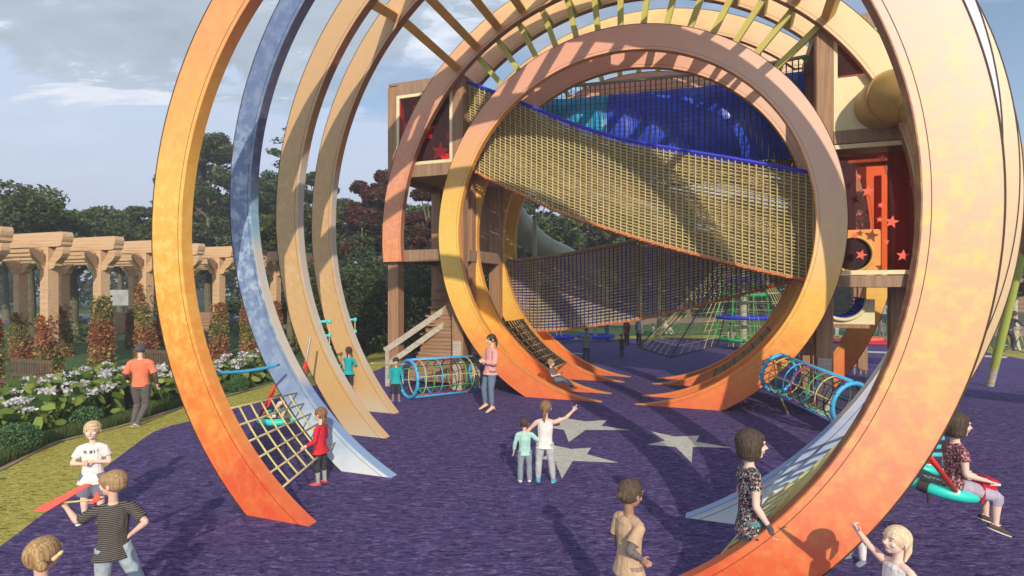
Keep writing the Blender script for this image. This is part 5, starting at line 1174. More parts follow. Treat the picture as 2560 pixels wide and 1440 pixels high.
# 15 seated girl with bag
loc = at(2388, 1235, 5.55); zs = loc.z; loc.z = 0
r15 = person('girl with a dark bob in a wine flowered top sitting on the basket swing', loc, rad(78), 1.30, pose(lean=(0, 0.0, 1), L=((0.15, 0.05, -1), (-0.25, -0.95, -0.30)), R=((-0.15, -0.05, -1), (0.15, -0.95, -0.28)), LL=((0.12, -1, -0.12), (0, -0.02, -1)), RL=((-0.04, -1, -0.20), (0, 0.02, -1)), FL=(0, -1, -0.30), FR=(-0.1, -1, -0.35), hands=('flat', 'flat'), inL=(0, 0, -1), inR=(0, 0, -1)),
    dict(top=dict(mat=FL2, hem=0.05, ease=0.012, flare=1.1, sleeve=0.42), legs=dict(mat=cloth_mat('lilac_capri', (0.46, 0.42, 0.54)), len=0.66, ease=0.012, name='capris'), shoes=dict(mat=cloth_mat('brown_trainer', (0.12, 0.075, 0.065)), sole=SOLE, high=False)), 'pale', ('bob', 'dark'), detail=3, pelvis=zs+0.09)
R15 = Matrix.Rotation(rad(78), 3, 'Z'); bw = R15 @ ((r15['wL']+r15['wR'])/2+V3(0, -0.07, -0.075))+loc
BG = thing('bag', 'red pouch bag with a white stripe on the seated girl’s lap', 'bag', bw, rad(78)); redc = cloth_mat('red_nylon', (0.62, 0.02, 0.05))
MB().box(-0.10, 0.10, -0.08, 0.08, -0.085, 0.055, 0.035).build('pouch', redc, BG, smooth=True)
MB().box(-0.105, 0.105, -0.09, 0.03, 0.02, 0.068, 0.02).build('flap', redc, BG, smooth=True); MB().box(-0.106, -0.102, -0.085, 0.0, 0.025, 0.045).box(-0.08, 0.08, -0.094, -0.089, 0.02, 0.04).build('stripe', M['white'], BG)
MB().tube([(-0.10, 0.05, 0.03), (-0.13, 0.06, -0.06), (-0.12, 0.08, -0.14)], 0.014, 6).build('strap', redc, BG)
# 16 legs behind the arch
person('child in white spotted leggings and grey canvas shoes, mostly hidden by the orange arch', foot(2140, 1404), rad(-70), 1.0, pose(), dict(top=dict(mat=WHITE, sleeve=0.6), legs=dict(mat=WS, len=0.98, ease=0.003, name='leggings'), shoes=dict(mat=cloth_mat('grey_canvas', (0.24, 0.27, 0.36)), sole=SOLE)), 'fair', ('short', 'brown'), detail=2)
# 17 child on the left basket swing
q = at(742, 1000, 10.2)
person('child in grey riding the left basket swing, legs out, mostly behind the blue arch', V3(q.x, q.y, 0), rad(-95), 1.15, pose(lean=(0, 0.25, 1), L=((0.3, -0.6, 0.2), (0.1, -0.3, 1)), R=((-0.3, -0.6, 0.2), (0, -0.3, 1)), LL=((0.1, -1, 0.1), (0, -0.5, -0.9)), RL=((-0.08, -0.9, -0.3), (0, -0.3, -0.95))), dict(top=dict(mat=cloth_mat('grey_hoodie', (0.25, 0.24, 0.27)), sleeve=1.8), legs=dict(mat=cloth_mat('pink_shorts', (0.6, 0.2, 0.25)), len=0.40), shoes=dict(mat=WS, sole=SOLE)), 'pale', ('short', 'brown'), detail=2, pelvis=0.72)
# background figures
def bgp(label, x, yf, yh, rz, top, legs, hairc='dark', kid=False, P=None, skin='grey', hs='short', sleeve=1.6, **k):
    person(label, foot(x, yf), rad(rz), HZ(x, yf, yh), P or STAND, dict(top=dict(mat=top, sleeve=sleeve, ease=0.014), legs=dict(mat=legs, len=k.get('ln', 1.0), ease=0.008), shoes=dict(mat=DRK)), skin, (hs, hairc), kid=kid, detail=1)
CROSS = pose(L=((0.35, -0.2, -1), (-1, -0.7, 0.1)), R=((-0.35, -0.2, -1), (1, -0.7, 0.1)))
bgp('man in a grey sweater with a red print, arms crossed, in the background shade', 1466, 904, 820, -10, cloth_mat('dull_sweater', (0.30, 0.30, 0.33)), cloth_mat('slate', (0.09, 0.11, 0.13)), P=CROSS)
bgp('boy in a dark t-shirt on the purple floor behind the arches', 1554, 894, 833, 30, cloth_mat('charcoal', (0.06, 0.055, 0.06)), cloth_mat('slate', (0.09, 0.11, 0.13)), 'brown', True, sleeve=0.6, skin='tan')
bgp('person in a purple top and jeans partly hidden by the low net', 1517, 852, 782, 100, cloth_mat('plum', (0.16, 0.08, 0.20)), JEAN2)
bgp('woman in a maroon top and dark trousers in the background', 1567, 863, 792, -60, cloth_mat('maroon', (0.28, 0.06, 0.07)), DRK)
bgp('person in a grey blue shirt with a shoulder bag, standing in the background', 1597, 863, 790, 120, cloth_mat('greyblue', (0.18, 0.22, 0.28)), DRK)
SIT = pose(lean=(0, 0.1, 1), LL=((0.2, -1, 0.5), (0, -0.6, -1)), RL=((-0.2, -1, 0.5), (0, -0.6, -1)), L=((0.3, -0.6, -0.7), (-0.3, -0.8, -0.1)), R=((-0.3, -0.6, -0.7), (0.3, -0.8, -0.1)))
def sitter(label, x, y, Hh, rz, top, pz, skin='pale', Y=None):
    p = gp(x, y) if Y is None else at(x, y, Y)
    person(label, V3(p.x, p.y, 0), rad(rz), Hh, SIT, dict(top=dict(mat=top, sleeve=0.6), legs=dict(mat=top, len=0.4), shoes=dict(mat=WS)), skin, ('short', 'lbrown'), detail=1, pelvis=pz)
sitter('toddler in white sitting on the grass left of the tree trunk', 1634, 833, 1.0, 60, WHITE, 0.10)
sitter('person in white sitting on the grass right of the tree trunk', 1664, 833, 1.45, 40, WHITE, 0.14)
sitter('child in a striped shirt sitting on the small blue ring seat', 1396, 842, 1.1, 0, cloth_mat('beige_stripe', (0.4, 0.3, 0.22), 'stripe', (0.7, 0.62, 0.5), 0.6), 0.50, 'fair', 30.0)
bgp('child in grey standing in the rope pyramid behind its green ring', 1829, 871, 806, 10, cloth_mat('greytee', (0.28, 0.28, 0.30)), cloth_mat('greytee', (0.28, 0.28, 0.30)), 'dark', True, sleeve=0.6, skin='fair', ln=0.45)
bgp('woman in a long pale dress beyond the right tower', 2092, 842, 796, 20, cloth_mat('pale_dress', (0.42, 0.46, 0.50)), cloth_mat('pale_dress', (0.42, 0.46, 0.50)), 'lbrown', sleeve=0.2)
bgp('man in grey leaning beside the red roundabout', 2203, 853, 797, -50, cloth_mat('greykit', (0.22, 0.21, 0.20)), cloth_mat('greykit', (0.22, 0.21, 0.20)), sleeve=0.7)
bgp('person in a pale blue shirt standing far behind the right tower', 2210, 808, 752, 0, cloth_mat('paleblue', (0.30, 0.36, 0.42)), DRK)
p = V3(bk.x-0.15, bk.y, 0)
person('cyclist in dark clothes riding the yellow bicycle', p, rad(90), 1.75, pose(lean=(0, -0.45, 1), L=((0.3, -0.7, -0.8), (0, -0.9, -0.35)), R=((-0.3, -0.7, -0.8), (0, -0.9, -0.35)), LL=((0.06, -0.75, -0.75), (0, 0.15, -1)), RL=((-0.06, -0.35, -1), (0, 0.1, -1))), dict(top=dict(mat=DRK, sleeve=1.8), legs=dict(mat=DRK, len=1.0), shoes=dict(mat=DRK)), 'tan', ('short', 'dark'), kid=False, detail=1, pelvis=0.98)
# ================================================================ vegetation
def leafmesh(name, centers, normals_rand, size, mat_list, aspect=0.55, seed=1, shape='quad', droop=0.0, midx=None):
    """many small separate leaves as one mesh; centers Nx3 array"""
    rg = np.random.default_rng(seed); n = len(centers)
    d = rg.normal(size=(n, 3)); d[:, 2] = d[:, 2]*0.6-droop; d /= np.linalg.norm(d, axis=1)[:, None]
    t = rg.normal(size=(n, 3)); s_ = np.cross(d, t); s_ /= np.linalg.norm(s_, axis=1)[:, None]+1e-9
    sz = size*(0.6+0.8*rg.random(n))[:, None]
    c = centers
    if shape == 'quad':
        P = np.stack([c-d*sz*0.5, c+s_*sz*aspect*0.5, c+d*sz*0.5, c-s_*sz*aspect*0.5], 1); k = 4
    else:
        P = np.stack([c, c+d*sz*0.3+s_*sz*aspect*0.5, c+d*sz*0.72+s_*sz*aspect*0.36, c+d*sz, c+d*sz*0.72-s_*sz*aspect*0.36, c+d*sz*0.3-s_*sz*aspect*0.5], 1); k = 6
    me = bpy.data.meshes.new(name); me.vertices.add(n*k); me.vertices.foreach_set('co', P.reshape(-1))
    me.loops.add(n*k); me.loops.foreach_set('vertex_index', np.arange(n*k)); me.polygons.add(n)
    me.polygons.foreach_set('loop_start', np.arange(n)*k); me.polygons.foreach_set('loop_total', np.full(n, k))
    for m in mat_list: me.materials.append(m)
    mi = midx if midx is not None else rg.integers(0, len(mat_list), n)
    me.polygons.foreach_set('material_index', mi.astype(np.int32)); me.update(calc_edges=True); return me
def leafmat(name, c1, c2, trans=0.25, rough=0.6):
    m, nt, b = newmat(name); o = nt.nodes.new('ShaderNodeObjectInfo'); gi = N(nt, 'ShaderNodeNewGeometry')
    r = ramp(nt, [(0.0, c1), (1.0, c2)], gi.outputs['Random Per Island']); Lk(nt, r.outputs[0], b.inputs['Base Color'])
    b.inputs['Roughness'].default_value = rough; b.inputs['Specular IOR Level'].default_value = 0.25
    tl = N(nt, 'ShaderNodeBsdfTranslucent'); Lk(nt, r.outputs[0], tl.inputs[0]); mx = N(nt, 'ShaderNodeMixShader'); mx.inputs[0].default_value = trans
    out = [x for x in nt.nodes if x.type == 'OUTPUT_MATERIAL'][0]; Lk(nt, b.outputs[0], mx.inputs[1]); Lk(nt, tl.outputs[0], mx.inputs[2]); Lk(nt, mx.outputs[0], out.inputs[0]); return m
LG = leafmat('leaf_green', (0.05, 0.075, 0.025), (0.17, 0.215, 0.065)); LD = leafmat('leaf_dark', (0.035, 0.052, 0.03), (0.09, 0.125, 0.05))
LC = leafmat('leaf_conifer', (0.035, 0.07, 0.03), (0.11, 0.17, 0.07)); LR = leafmat('leaf_purple', (0.06, 0.022, 0.022), (0.19, 0.055, 0.045))
LV1 = leafmat('vine_red', (0.20, 0.06, 0.03), (0.50, 0.19, 0.09)); LV2 = leafmat('vine_gold', (0.26, 0.17, 0.06), (0.58, 0.42, 0.18)); LV3 = leafmat('vine_green', (0.08, 0.12, 0.03), (0.22, 0.26, 0.07))
LH = leafmat('hydrangea_leaf', (0.13, 0.22, 0.04), (0.36, 0.45, 0.10), 0.3); LHD = leafmat('hydrangea_leaf_dark', (0.04, 0.08, 0.02), (0.12, 0.20, 0.05)); PET = leafmat('white_petal', (0.56, 0.54, 0.60), (0.80, 0.78, 0.78), 0.2)
PETB = leafmat('blue_petal', (0.10, 0.10, 0.30), (0.26, 0.26, 0.50), 0.2); LB = leafmat('box_leaf', (0.05, 0.13, 0.05), (0.17, 0.32, 0.14), 0.2); GR = leafmat('edge_grass', (0.05, 0.09, 0.03), (0.16, 0.22, 0.07), 0.2)
BARK = simple('bark', (0.15, 0.14, 0.085), 0.9, 0.35, 9, bmp=0.6, bscale=14); BARKW = simple('pale_bark', (0.50, 0.47, 0.38), 0.9, 0.35, 14, bmp=0.4, bscale=30)
def crown_pts(rg, blobs, n, shell=0.55):
    w = np.array([b[3]*b[4]*b[5] for b in blobs]); w = w/w.sum(); idx = rg.choice(len(blobs), n, p=w)
    B_ = np.array(blobs)[idx]; v = rg.normal(size=(n, 3)); v /= np.linalg.norm(v, axis=1)[:, None]; r = (shell+(1-shell)*rg.random(n))[:, None]
    return B_[:, :3]+v*r*B_[:, 3:6]
def tree(label, loc, h, cr, base, mats, n=14000, leaf=0.30, seed=1, kind='round', group=None, bark=None, nb=26, name='tree', lean=0.0, weights=None, twig=True, trunk_r=None):
    rg = np.random.default_rng(seed); T = thing(name, label, 'tree', (loc[0], loc[1], 0), 0, group); bark = bark or BARK
    s = MB(); tr0 = trunk_r or h*0.022
    blobs = []
    if kind == 'round':
        for k in range(nb):
            a = rg.random()*2*math.pi; q = rg.random(); z = base+(h-base)*(0.10+0.86*q); rr = cr*math.sqrt(max(0.05, 1-((q-0.42)/0.62)**2))*(0.25+0.7*math.sqrt(rg.random()))
            b = cr*(0.22+0.20*rg.random()); blobs.append((rr*math.cos(a), rr*math.sin(a), z, b, b, b*0.62))
    elif kind == 'conifer':
        lv = 16
        for k in range(lv):
            q = k/(lv-1); z = base+(h-base)*q; R = cr*(1-q)**0.65+0.15
            for j in range(max(3, int(9*(1-q)+3))):
                a = rg.random()*2*math.pi; r_ = R*(0.35+0.6*rg.random()); b = R*0.34+0.16; blobs.append((r_*math.cos(a), r_*math.sin(a), z-0.12*r_, b, b, b*0.45))
    elif kind == 'mass':
        for k in range(nb):
            a = rg.random()*2*math.pi; q = rg.random(); rr = cr*(0.2+0.8*math.sqrt(rg.random())); b = cr*(0.25+0.15*rg.random()); blobs.append((rr*math.cos(a), rr*math.sin(a)*0.7, base+(h-base-b*0.4)*q*(1-0.25*rr/cr), b, b, b*0.8))
    top = Vector((lean*h, 0, h*0.72)) if kind != 'conifer' else Vector((0, 0, h*0.97))
    K = 8; s.tube([Vector((lean*h*(t/K)**1.4+0.06*h*0.03*math.sin(t*1.7), 0.05*math.sin(t*2.3), top.z*t/K)) for t in range(K+1)], [tr0*(1.35 if t == 0 else 1)*(1-0.72*t/K) for t in range(K+1)], 10)
    s.build('trunk', bark, T, smooth='auto')
    if kind != 'conifer' and twig:
        s = MB()
        for b in blobs[:22]:
            z0 = max(base*0.75, b[2]-0.5*math.hypot(b[0], b[1])-0.3); z0 = min(z0, top.z*0.95); p0 = Vector((lean*h*(z0/top.z)**1.4, 0, z0)); p1 = Vector(b[:3])
            s.tube([p0, p0.lerp(p1, 0.5)+Vector((0, 0, 0.12)), p1], [tr0*0.42, tr0*0.25, tr0*0.08], 6)
        s.build('limbs', bark, T, smooth='auto')
    P_ = crown_pts(rg, blobs, n)
    me = leafmesh('crown', P_, None, leaf, mats, 0.5, seed+1, 'quad', 0.2)
    if len(mats) > 1 and weights is not None: me.polygons.foreach_set('material_index', rg.choice(len(mats), n, p=weights).astype(np.int32))
    mesh_obj('crown', me, T); return T
def wpt(x, Y): return ((x-1280)/F*Y, Y)
def zof(y, Y): return H0-(y-YH)*Y/F
GA = 'leafy trees behind the pergola'
specs = [ # x, Y, ytop, ybase(crown bottom), halfwidth px, label
 (-90, 40, 470, 640, 150, 'broad dark tree cut off by the left edge'),
 (60, 44, 436, 650, 150, 'broad leafy tree whose crown rises highest at the far left'),
 (175, 30, 500, 660, 120, 'leafy tree over the second pergola post, its mossy trunk showing'),
 (262, 50, 470, 650, 80, 'rounded tree crown just left of the gap of sky'),
 (385, 36, 470, 660, 70, 'thin crowned tree with feathery twigs left of the orange arch'),
 (470, 46, 430, 650, 90, 'leafy tree seen through the orange arch'),
 (520, 40, 335, 700, 100, 'tall dense tree standing between the orange and blue arches'),
 (640, 48, 470, 660, 80, 'green tree behind the blue arch'),
 (668, 41, 450, 680, 62, 'dense green tree just right of the blue arch'),
 (795, 43, 430, 690, 60, 'dense green tree between the two tan arches, taller'),
 (850, 45, 500, 700, 100, 'green tree behind the tan arches'),
 (1035, 40, 520, 700, 120, 'dark green tree behind the left tower'),
 (1160, 44, 470, 720, 90, 'green tree behind the towers stairs, mostly hidden'),
]
for k, (x, Y, yt, yb, hw, lab) in enumerate(specs):
    tree(lab, wpt(x, Y), zof(yt, Y)*(0.80 if k < 4 else 0.9 if k == 4 else 1), hw*Y/F, max(1.5, zof(yb, Y)), [LG, LD], 22000 if k != 6 else 34000, 0.27*Y/42, 20+k, 'round', GA if k < 8 else None, weights=[0.5, 0.5], nb=36 if k != 6 else 60)
tree('tall conifer with layered pointed top between the blue and tan arches', wpt(712, 38), zof(322, 38), 115*38/F, 2.0, [LC, LD], 34000, 0.27, 41, 'conifer', weights=[0.7, 0.3])
tree('small pointed conifer between the two tan arches', wpt(905, 27), zof(560, 27), 62*27/F, 0.6, [LC, LD], 12000, 0.2, 44, 'conifer', weights=[0.6, 0.4])
tree('dark red leaved tree left of the wooden tower', wpt(935, 32), zof(425, 32), 78*32/F, zof(660, 32), [LR, LD], 15000, 0.24, 42, 'round', weights=[0.85, 0.15], nb=30)
tree('dark red tree seen behind the towers middle storey', wpt(1075, 30), zof(470, 30), 60*30/F, zof(660, 30), [LR, LD], 11000, 0.22, 43, 'round', weights=[0.8, 0.2], nb=24)
for k, (x, Y, yt, yb, hw, ms, wt, lab) in enumerate([
    (1345, 42, 478, 700, 100, [LG, LD], [0.6, 0.4], 'green tree seen under the yellow net bridge at the left'),
    (1490, 44, 500, 700, 95, [LG, LR], [0.65, 0.35], 'green tree with reddish leaves behind the yellow net bridge'),
    (1600, 50, 520, 700, 90, [LR, LD], [0.6, 0.4], 'reddish tree behind the crossing of the nets'),
    (1720, 55, 500, 710, 100, [LG, LD], [0.5, 0.5], 'green tree behind the rope pyramid, left'),
    (1860, 52, 500, 710, 110, [LG, LD], [0.5, 0.5], 'green tree behind the rope pyramid, right'),
    (2010, 55, 520, 710, 100, [LG, LD], [0.5, 0.5], 'green tree far behind the right tower'),
    (2160, 55, 480, 710, 90, [LG, LD], [0.5, 0.5], 'green tree seen through the red star screen'),
    (2300, 50, 480, 710, 90, [LR, LD], [0.6, 0.4], 'dark red tree hidden behind the big orange arch')]):
    tree(lab, wpt(x, Y), zof(yt, Y), hw*Y/F, max(1.4, zof(yb, Y)), ms, 11000, 0.34, 60+k, 'round', None, weights=wt, nb=26)
tree('tree with a pale spotted trunk beside the lime mast', wpt(2537, 26), zof(560, 26), 78*26/F, zof(745, 26), [LG, LD], 9000, 0.22, 80, 'round', None, BARKW, nb=20, weights=[0.7, 0.3], trunk_r=0.17)
tree('pale trunked tree with the two seated people at its foot', wpt(1648, 32), 6.8, 2.4, 4.2, [LG, LD], 7000, 0.25, 81, 'round', None, BARK, nb=18, weights=[0.6, 0.4], trunk_r=0.16)
# dark shrubbery masses closing the view between the trees
def shrub(label, x, Y, yt, w, mats, n=9000, leaf=0.26, seed=5, group=None, wt=None, name='shrub'):
    rg = np.random.default_rng(seed); T = thing(name, label, 'shrub', (*wpt(x, Y), 0), 0, group); h = zof(yt, Y)
    blobs = []
    for k in range(22):
        px = (rg.random()*2-1)*w*Y/F; b = h*(0.22+0.16*rg.random()); blobs.append((px, (rg.random()-0.5)*1.6, b*0.5+(h-b*1.3)*rg.random(), b*1.3, b, b*0.9))
    me = leafmesh('foliage', crown_pts(rg, blobs, n, 0.5), None, leaf, mats, 0.5, seed, 'quad')
    if wt: me.polygons.foreach_set('material_index', rg.choice(len(mats), n, p=wt).astype(np.int32))
    mesh_obj('foliage', me, T)
    s = MB()
    for k in range(6): b = blobs[k]; s.tube([(b[0]*0.6, 0, 0), (b[0], b[1], b[2])], [0.05, 0.02], 5)
    s.build('stems', BARK, T)
for k, (x, Y, yt, w, lab) in enumerate([(855, 24, 640, 55, 'tall dark hedge shrub between the rear tan arch and the left tower'), (1010, 25, 600, 70, 'dark shrub behind the left towers stair'), (1130, 25, 610, 70, 'dark shrub behind the right posts of the left tower'), (1320, 50, 690, 110, 'dark shrub row behind the low net, left'), (1520, 58, 690, 120, 'dark shrub row behind the background figures'), (1760, 60, 680, 130, 'dark shrub row behind the rope pyramid'), (2010, 60, 690, 120, 'dark shrub row beyond the right arches'), (2200, 60, 690, 110, 'dark shrub row behind the right tower')]):
    shrub(lab, x, Y, yt, w, [LD, LG], 13000 if Y < 30 else 8000, 0.16 if Y < 30 else 0.34, 90+k, None, [0.75, 0.25])
# far wood
rg = np.random.default_rng(3); blobs = []
for k in range(260):
    a = rg.random(); x = -75+160*a; Y = 72+rg.random()*12; b = 2.0+1.6*rg.random(); blobs.append((x, Y, 1.5+rg.random()*(7.5+1.5*math.sin(x*0.2)), b*1.5, b, b))
me = leafmesh('far_wood', crown_pts(rg, blobs, 60000, 0.3), None, 0.75, [LD, LG], 0.6, 8, 'quad'); me.polygons.foreach_set('material_index', rg.choice(2, 60000, p=[0.8, 0.2]).astype(np.int32))
o = mesh_obj('far_wood', me); tag(o, 'far wood closing the view behind the park', 'wood', None, 'stuff')
# trunks among the pergola
for k, (x, Y, r_) in enumerate([(72, 27, 0.38), (182, 30, 0.36), (15, 46, 0.3), (300, 48, 0.3)]):
    tree(['thick mossy trunked tree behind the first pergola posts', 'mossy trunked tree behind the second pergola post', 'slim tree on the far lawn at the left edge', 'slim tree on the far lawn near the white screen'][k], wpt(x, Y), 7.3 if Y < 40 else 8.5, 2.9, 4.3, [LG, LD], 8000, 0.22, 120+k, 'round', None, BARK, nb=20, weights=[0.5, 0.5], trunk_r=r_)
tree('slim dark trunk beside the blue arch foot', wpt(726, 24), 6.5, 1.8, 4.6, [LG, LD], 4000, 0.2, 130, 'round', None, BARK, nb=14, trunk_r=0.17)
# ---- vines on pergola posts
def vine(label, u, n, h, seed, side=0.0, dens=3000):
    rg = np.random.default_rng(seed); T = gthing('climbing_vine', label, 'vine', u, n, 0, 'red vines climbing the pergola posts')
    N_ = dens; q = rg.random(N_)**0.95; z = q*h; a = rg.random(N_)*2*math.pi
    keep = (np.cos(a-side)*0.9 > (2.6*q-1.75))|(rg.random(N_) < 0.06); a = a[keep]; z = z[keep]; q = q[keep]; N_ = len(a)
    rr = (0.19+(0.015+0.065*(1-q)**0.7)*rg.random(N_)**0.5)*np.minimum(1.22, 1.0/np.maximum(np.abs(np.cos(a)), np.abs(np.sin(a))))
    P_ = np.stack([rr*np.cos(a), rr*np.sin(a), z+0.05], 1)
    me = leafmesh('leaves', P_, None, 0.10, [LV1, LV2, LV3], 0.6, seed, 'leaf', 0.75)
    ms = (np.sin(z*3.1+seed)+rg.normal(size=N_)*0.7); me.polygons.foreach_set('material_index', np.where(ms > 0.8, 2, np.where(ms > -0.25, 1, 0)).astype(np.int32)); mesh_obj('leaves', me, T)
    s = MB()
    for k in range(5):
        aa = rg.random()*6.28; s.tube([(0.20*math.cos(aa+t*0.3)*1.1, 0.20*math.sin(aa+t*0.3)*1.1, h*0.9*t/8) for t in range(9)], 0.010, 4)
    s.build('stem', BARK, T)
hts = [2.0, 1.95, 2.5, 2.9, 2.4, 2.2, 2.5, 2.2, 2.3]
vl = ['at the left edge', 'the widest leaf mass', 'leafy on its right side', 'behind the jogger', 'half hidden by the orange arch', 'between orange and blue arches', 'just left of the blue arch', 'between blue and tan arches', 'the farthest one']
FR_ = ['nearest pergola frame', 'second pergola frame', 'third pergola frame', 'fourth pergola frame', 'fifth pergola frame', 'sixth pergola frame', 'seventh pergola frame', 'eighth pergola frame', 'last pergola frame']
for k, n in enumerate((9.5, 11.0, 12.5, 14.0, 15.5, 17.0, 18.5, 20.0, 21.5)):
    vine('red gold vine on a front pergola post, '+vl[k], -18.72, n, hts[k], 200+k, (0.0, -1.9, -0.3, -1.9, -1.5, -0.4, -1, -1, -1)[k], 6500)
    vine('red vine on the back row post of the '+FR_[k], -25.52, n, 1.8+0.25*(k % 3), 240+k, -1.4, 5000)
# ---- hydrangeas
def hydrangea(label, x, y, h, w, seed, nh=9, petal=None, group='white flowering shrubs in the bed'):
    rg = np.random.default_rng(seed); p = gp(x, y); T = thing('flowering_shrub', label, 'flowering shrub', (p.x, p.y, 0), 0, group)
    s = MB(); heads = []
    for k in range(nh):
        a = rg.random()*6.28; r_ = w*(0.15+0.85*math.sqrt(rg.random())); z = h*(0.72+0.28*rg.random())*(1-0.25*(r_/w)**2); q = Vector((r_*math.cos(a), r_*math.sin(a)*0.8, z)); heads.append(q)
        s.tube([(0.1*math.cos(a), 0.1*math.sin(a), 0), (q.x*0.6, q.y*0.6, z*0.55), q], [0.012, 0.009, 0.006], 5)
    s.build('stems', simple_('hyd_stem', (0.14, 0.14, 0.05)), T)
    n = 92; a = rg.random(n)*6.28; r_ = w*np.sqrt(rg.random(n)); z = h*(0.12+0.78*rg.random(n))*(1-0.2*(r_/w)**2)
    P_ = np.stack([r_*np.cos(a), r_*np.sin(a)*0.8, z], 1)
    me = leafmesh('leaves', P_, None, 0.27, [LH, LHD], 0.55, seed, 'leaf', 0.45); me.polygons.foreach_set('material_index', rg.choice(2, n, p=[0.60, 0.40]).astype(np.int32)); mesh_obj('leaves', me, T)
    for q in heads:
        m_ = 40; v = rg.normal(size=(m_, 3)); v[:, 2] = np.abs(v[:, 2])*0.7; v /= np.linalg.norm(v, axis=1)[:, None]
        me = leafmesh('flower_head', np.array(q)+v*np.array([0.095, 0.095, 0.05]), None, 0.07, [petal or PET], 0.65, int(rg.integers(1e6)), 'leaf'); mesh_obj('flower_head', me, T)
hyd = [(-60, 1085, 1.05, .6), (28, 1092, 1.05, .55), (95, 1078, 1.15, .6), (62, 1040, 1.2, .6), (155, 1062, 1.15, .6), (5, 1040, 1.2, .6), (215, 1040, 1.1, .6), (130, 1012, 1.25, .6), (255, 1030, 1.2, .55), (300, 1020, 1.3, .55), (190, 1000, 1.25, .6), (392, 1006, 1.25, .6), (360, 990, 1.3, .55), (440, 990, 1.25, .5), (250, 985, 1.2, .6), (545, 965, 1.15, .55), (590, 960, 1.3, .55), (632, 948, 1.35, .55), (660, 942, 1.1, .5)]
for k, (x, y, h, w) in enumerate(hyd):
    nb_ = [(-60, 'cut by the left edge'), (28, 'front left, beside the round bush'), (95, 'in the front row near the left, tall'), (62, 'behind the front left ones'), (155, 'in the front row under the first vine post'), (5, 'second row at the left edge'), (215, 'behind the middle round box bush'), (130, 'back row below the first vine post'), (255, 'left of the jogger, front'), (300, 'directly left of the jogger'), (190, 'back row between two vine posts'), (392, 'directly right of the jogger'), (360, 'behind the jogger'), (440, 'against the orange arch'), (250, 'back row beside the second vine post'), (545, 'just right of the orange arch'), (590, 'middle of the group between the orange and blue arches'), (632, 'tallest of the group left of the blue arch'), (660, 'touching the blue arch')][k][1]
    hydrangea('white flowered big leaved shrub, '+nb_, x, y+6, h*0.74, w*0.95, 300+k, 4 if k < 15 else 8)
for k, (x, y) in enumerate([(20, 858), (110, 850), (170, 855), (212, 850), (600, 838), (640, 838)]):
    hydrangea('dark blue flowered shrub on the far lawn edge, %s' % ['at the left edge', 'left of the mossy trunk', 'right of the mossy trunk', 'beside the second vine post', 'left of the blue arch', 'against the blue arch'][k], x, y, 1.3, 1.3, 340+k, 14, PETB, 'blue flowering shrubs on the far lawn')
def boxball(label, x, y, r, seed):
    rg = np.random.default_rng(seed); p = gp(x, y); T = thing('box_bush', label, 'bush', (p.x, p.y, 0), 0, 'small round bushes along the bed edge')
    n = 4200; v = rg.normal(size=(n, 3)); v /= np.linalg.norm(v, axis=1)[:, None]; rr = r*(0.70+0.34*rg.random(n)+0.08*np.sin(v[:, 0]*9+seed)*np.cos(v[:, 1]*7))[:, None]
    P_ = v*rr; P_[:, 2] = P_[:, 2]*0.85+r*0.72; P_ = P_[P_[:, 2] > 0.01]; mesh_obj('foliage', leafmesh('foliage', P_, None, 0.035, [LB, LD], 0.7, seed, 'quad', midx=rg.choice(2, len(P_), p=[0.85, 0.15])), T)
    s = MB()
    for k in range(5): a = k*1.3; s.tube([(0, 0, 0), (r*0.5*math.cos(a), r*0.5*math.sin(a), r*0.9)], [0.012, 0.005], 5)
    s.build('stems', BARK, T)
boxball('round green bush at the left edge of the bed', 42, 1135, 0.33, 400); boxball('round green bush behind the blond boy in white', 216, 1072, 0.28, 401)
boxball('round green bush right of the jogger', 420, 1008, 0.26, 402); boxball('round green bush between the orange and blue arches', 596, 978, 0.26, 403)
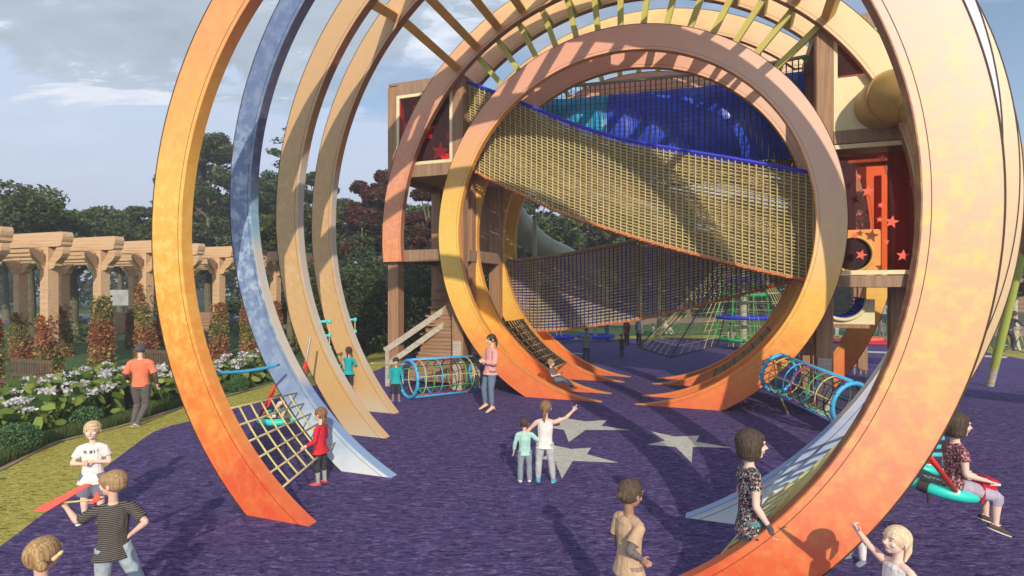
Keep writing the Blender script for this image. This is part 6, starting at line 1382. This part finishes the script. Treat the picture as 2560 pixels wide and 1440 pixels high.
# fringe of edge grass
rg = np.random.default_rng(9); pts = []
edge = [(-200, 1262), (0, 1170), (60, 1141), (140, 1104), (280, 1070), (350, 1050), (460, 1014), (590, 972), (640, 962)]
for i in range(len(edge)-1):
    a_, b_ = gp(*edge[i]), gp(*edge[i+1]); L = (b_-a_).length; m_ = int(L*2600); t = rg.random(m_)[:, None]; d = (b_-a_).normalized(); nrm = np.array([-d.y, d.x, 0]); 
    P_ = np.array(a_)*(1-t)+np.array(b_)*t+nrm*(rg.random(m_)**1.2*0.42)[:, None]; pts.append(P_)
P_ = np.concatenate(pts); n = len(P_); hgt = 0.10+0.14*rg.random(n); dx = rg.normal(size=(n, 2))*0.04; w_ = rg.normal(size=(n, 2)); w_ = w_/np.linalg.norm(w_, axis=1)[:, None]*0.006
tri = np.zeros((n, 3, 3)); tri[:, 0] = P_; tri[:, 0, :2] -= w_; tri[:, 1] = P_; tri[:, 1, :2] += w_; tri[:, 2] = P_; tri[:, 2, :2] += dx; tri[:, 2, 2] = hgt
me = bpy.data.meshes.new('edge_grass'); me.vertices.add(n*3); me.vertices.foreach_set('co', tri.reshape(-1)); me.loops.add(n*3); me.loops.foreach_set('vertex_index', np.arange(n*3)); me.polygons.add(n)
me.polygons.foreach_set('loop_start', np.arange(n)*3); me.polygons.foreach_set('loop_total', np.full(n, 3)); me.materials.append(GR); me.update(calc_edges=True)
o = mesh_obj('edge_grass', me); tag(o, 'fringe of dark grass along the flower bed', 'grass', None, 'stuff')
# ================================================================ air
hz = MB().box(-320, 320, -45, 280, -1.0, 26.0).build('haze', None, None); hz.data.materials.clear()
m = bpy.data.materials.new('haze_air'); m.use_nodes = True; nt = m.node_tree; nt.nodes.clear()
pv = N(nt, 'ShaderNodeVolumePrincipled', i={'Color': (0.86, 0.89, 0.95, 1), 'Density': 0.0032, 'Anisotropy': 0.2}); oo = N(nt, 'ShaderNodeOutputMaterial'); Lk(nt, pv.outputs[0], oo.inputs['Volume'])
hz.data.materials.append(m); hz['kind'] = 'stuff'; hz['label'] = 'thin pale haze in the air over the whole park'
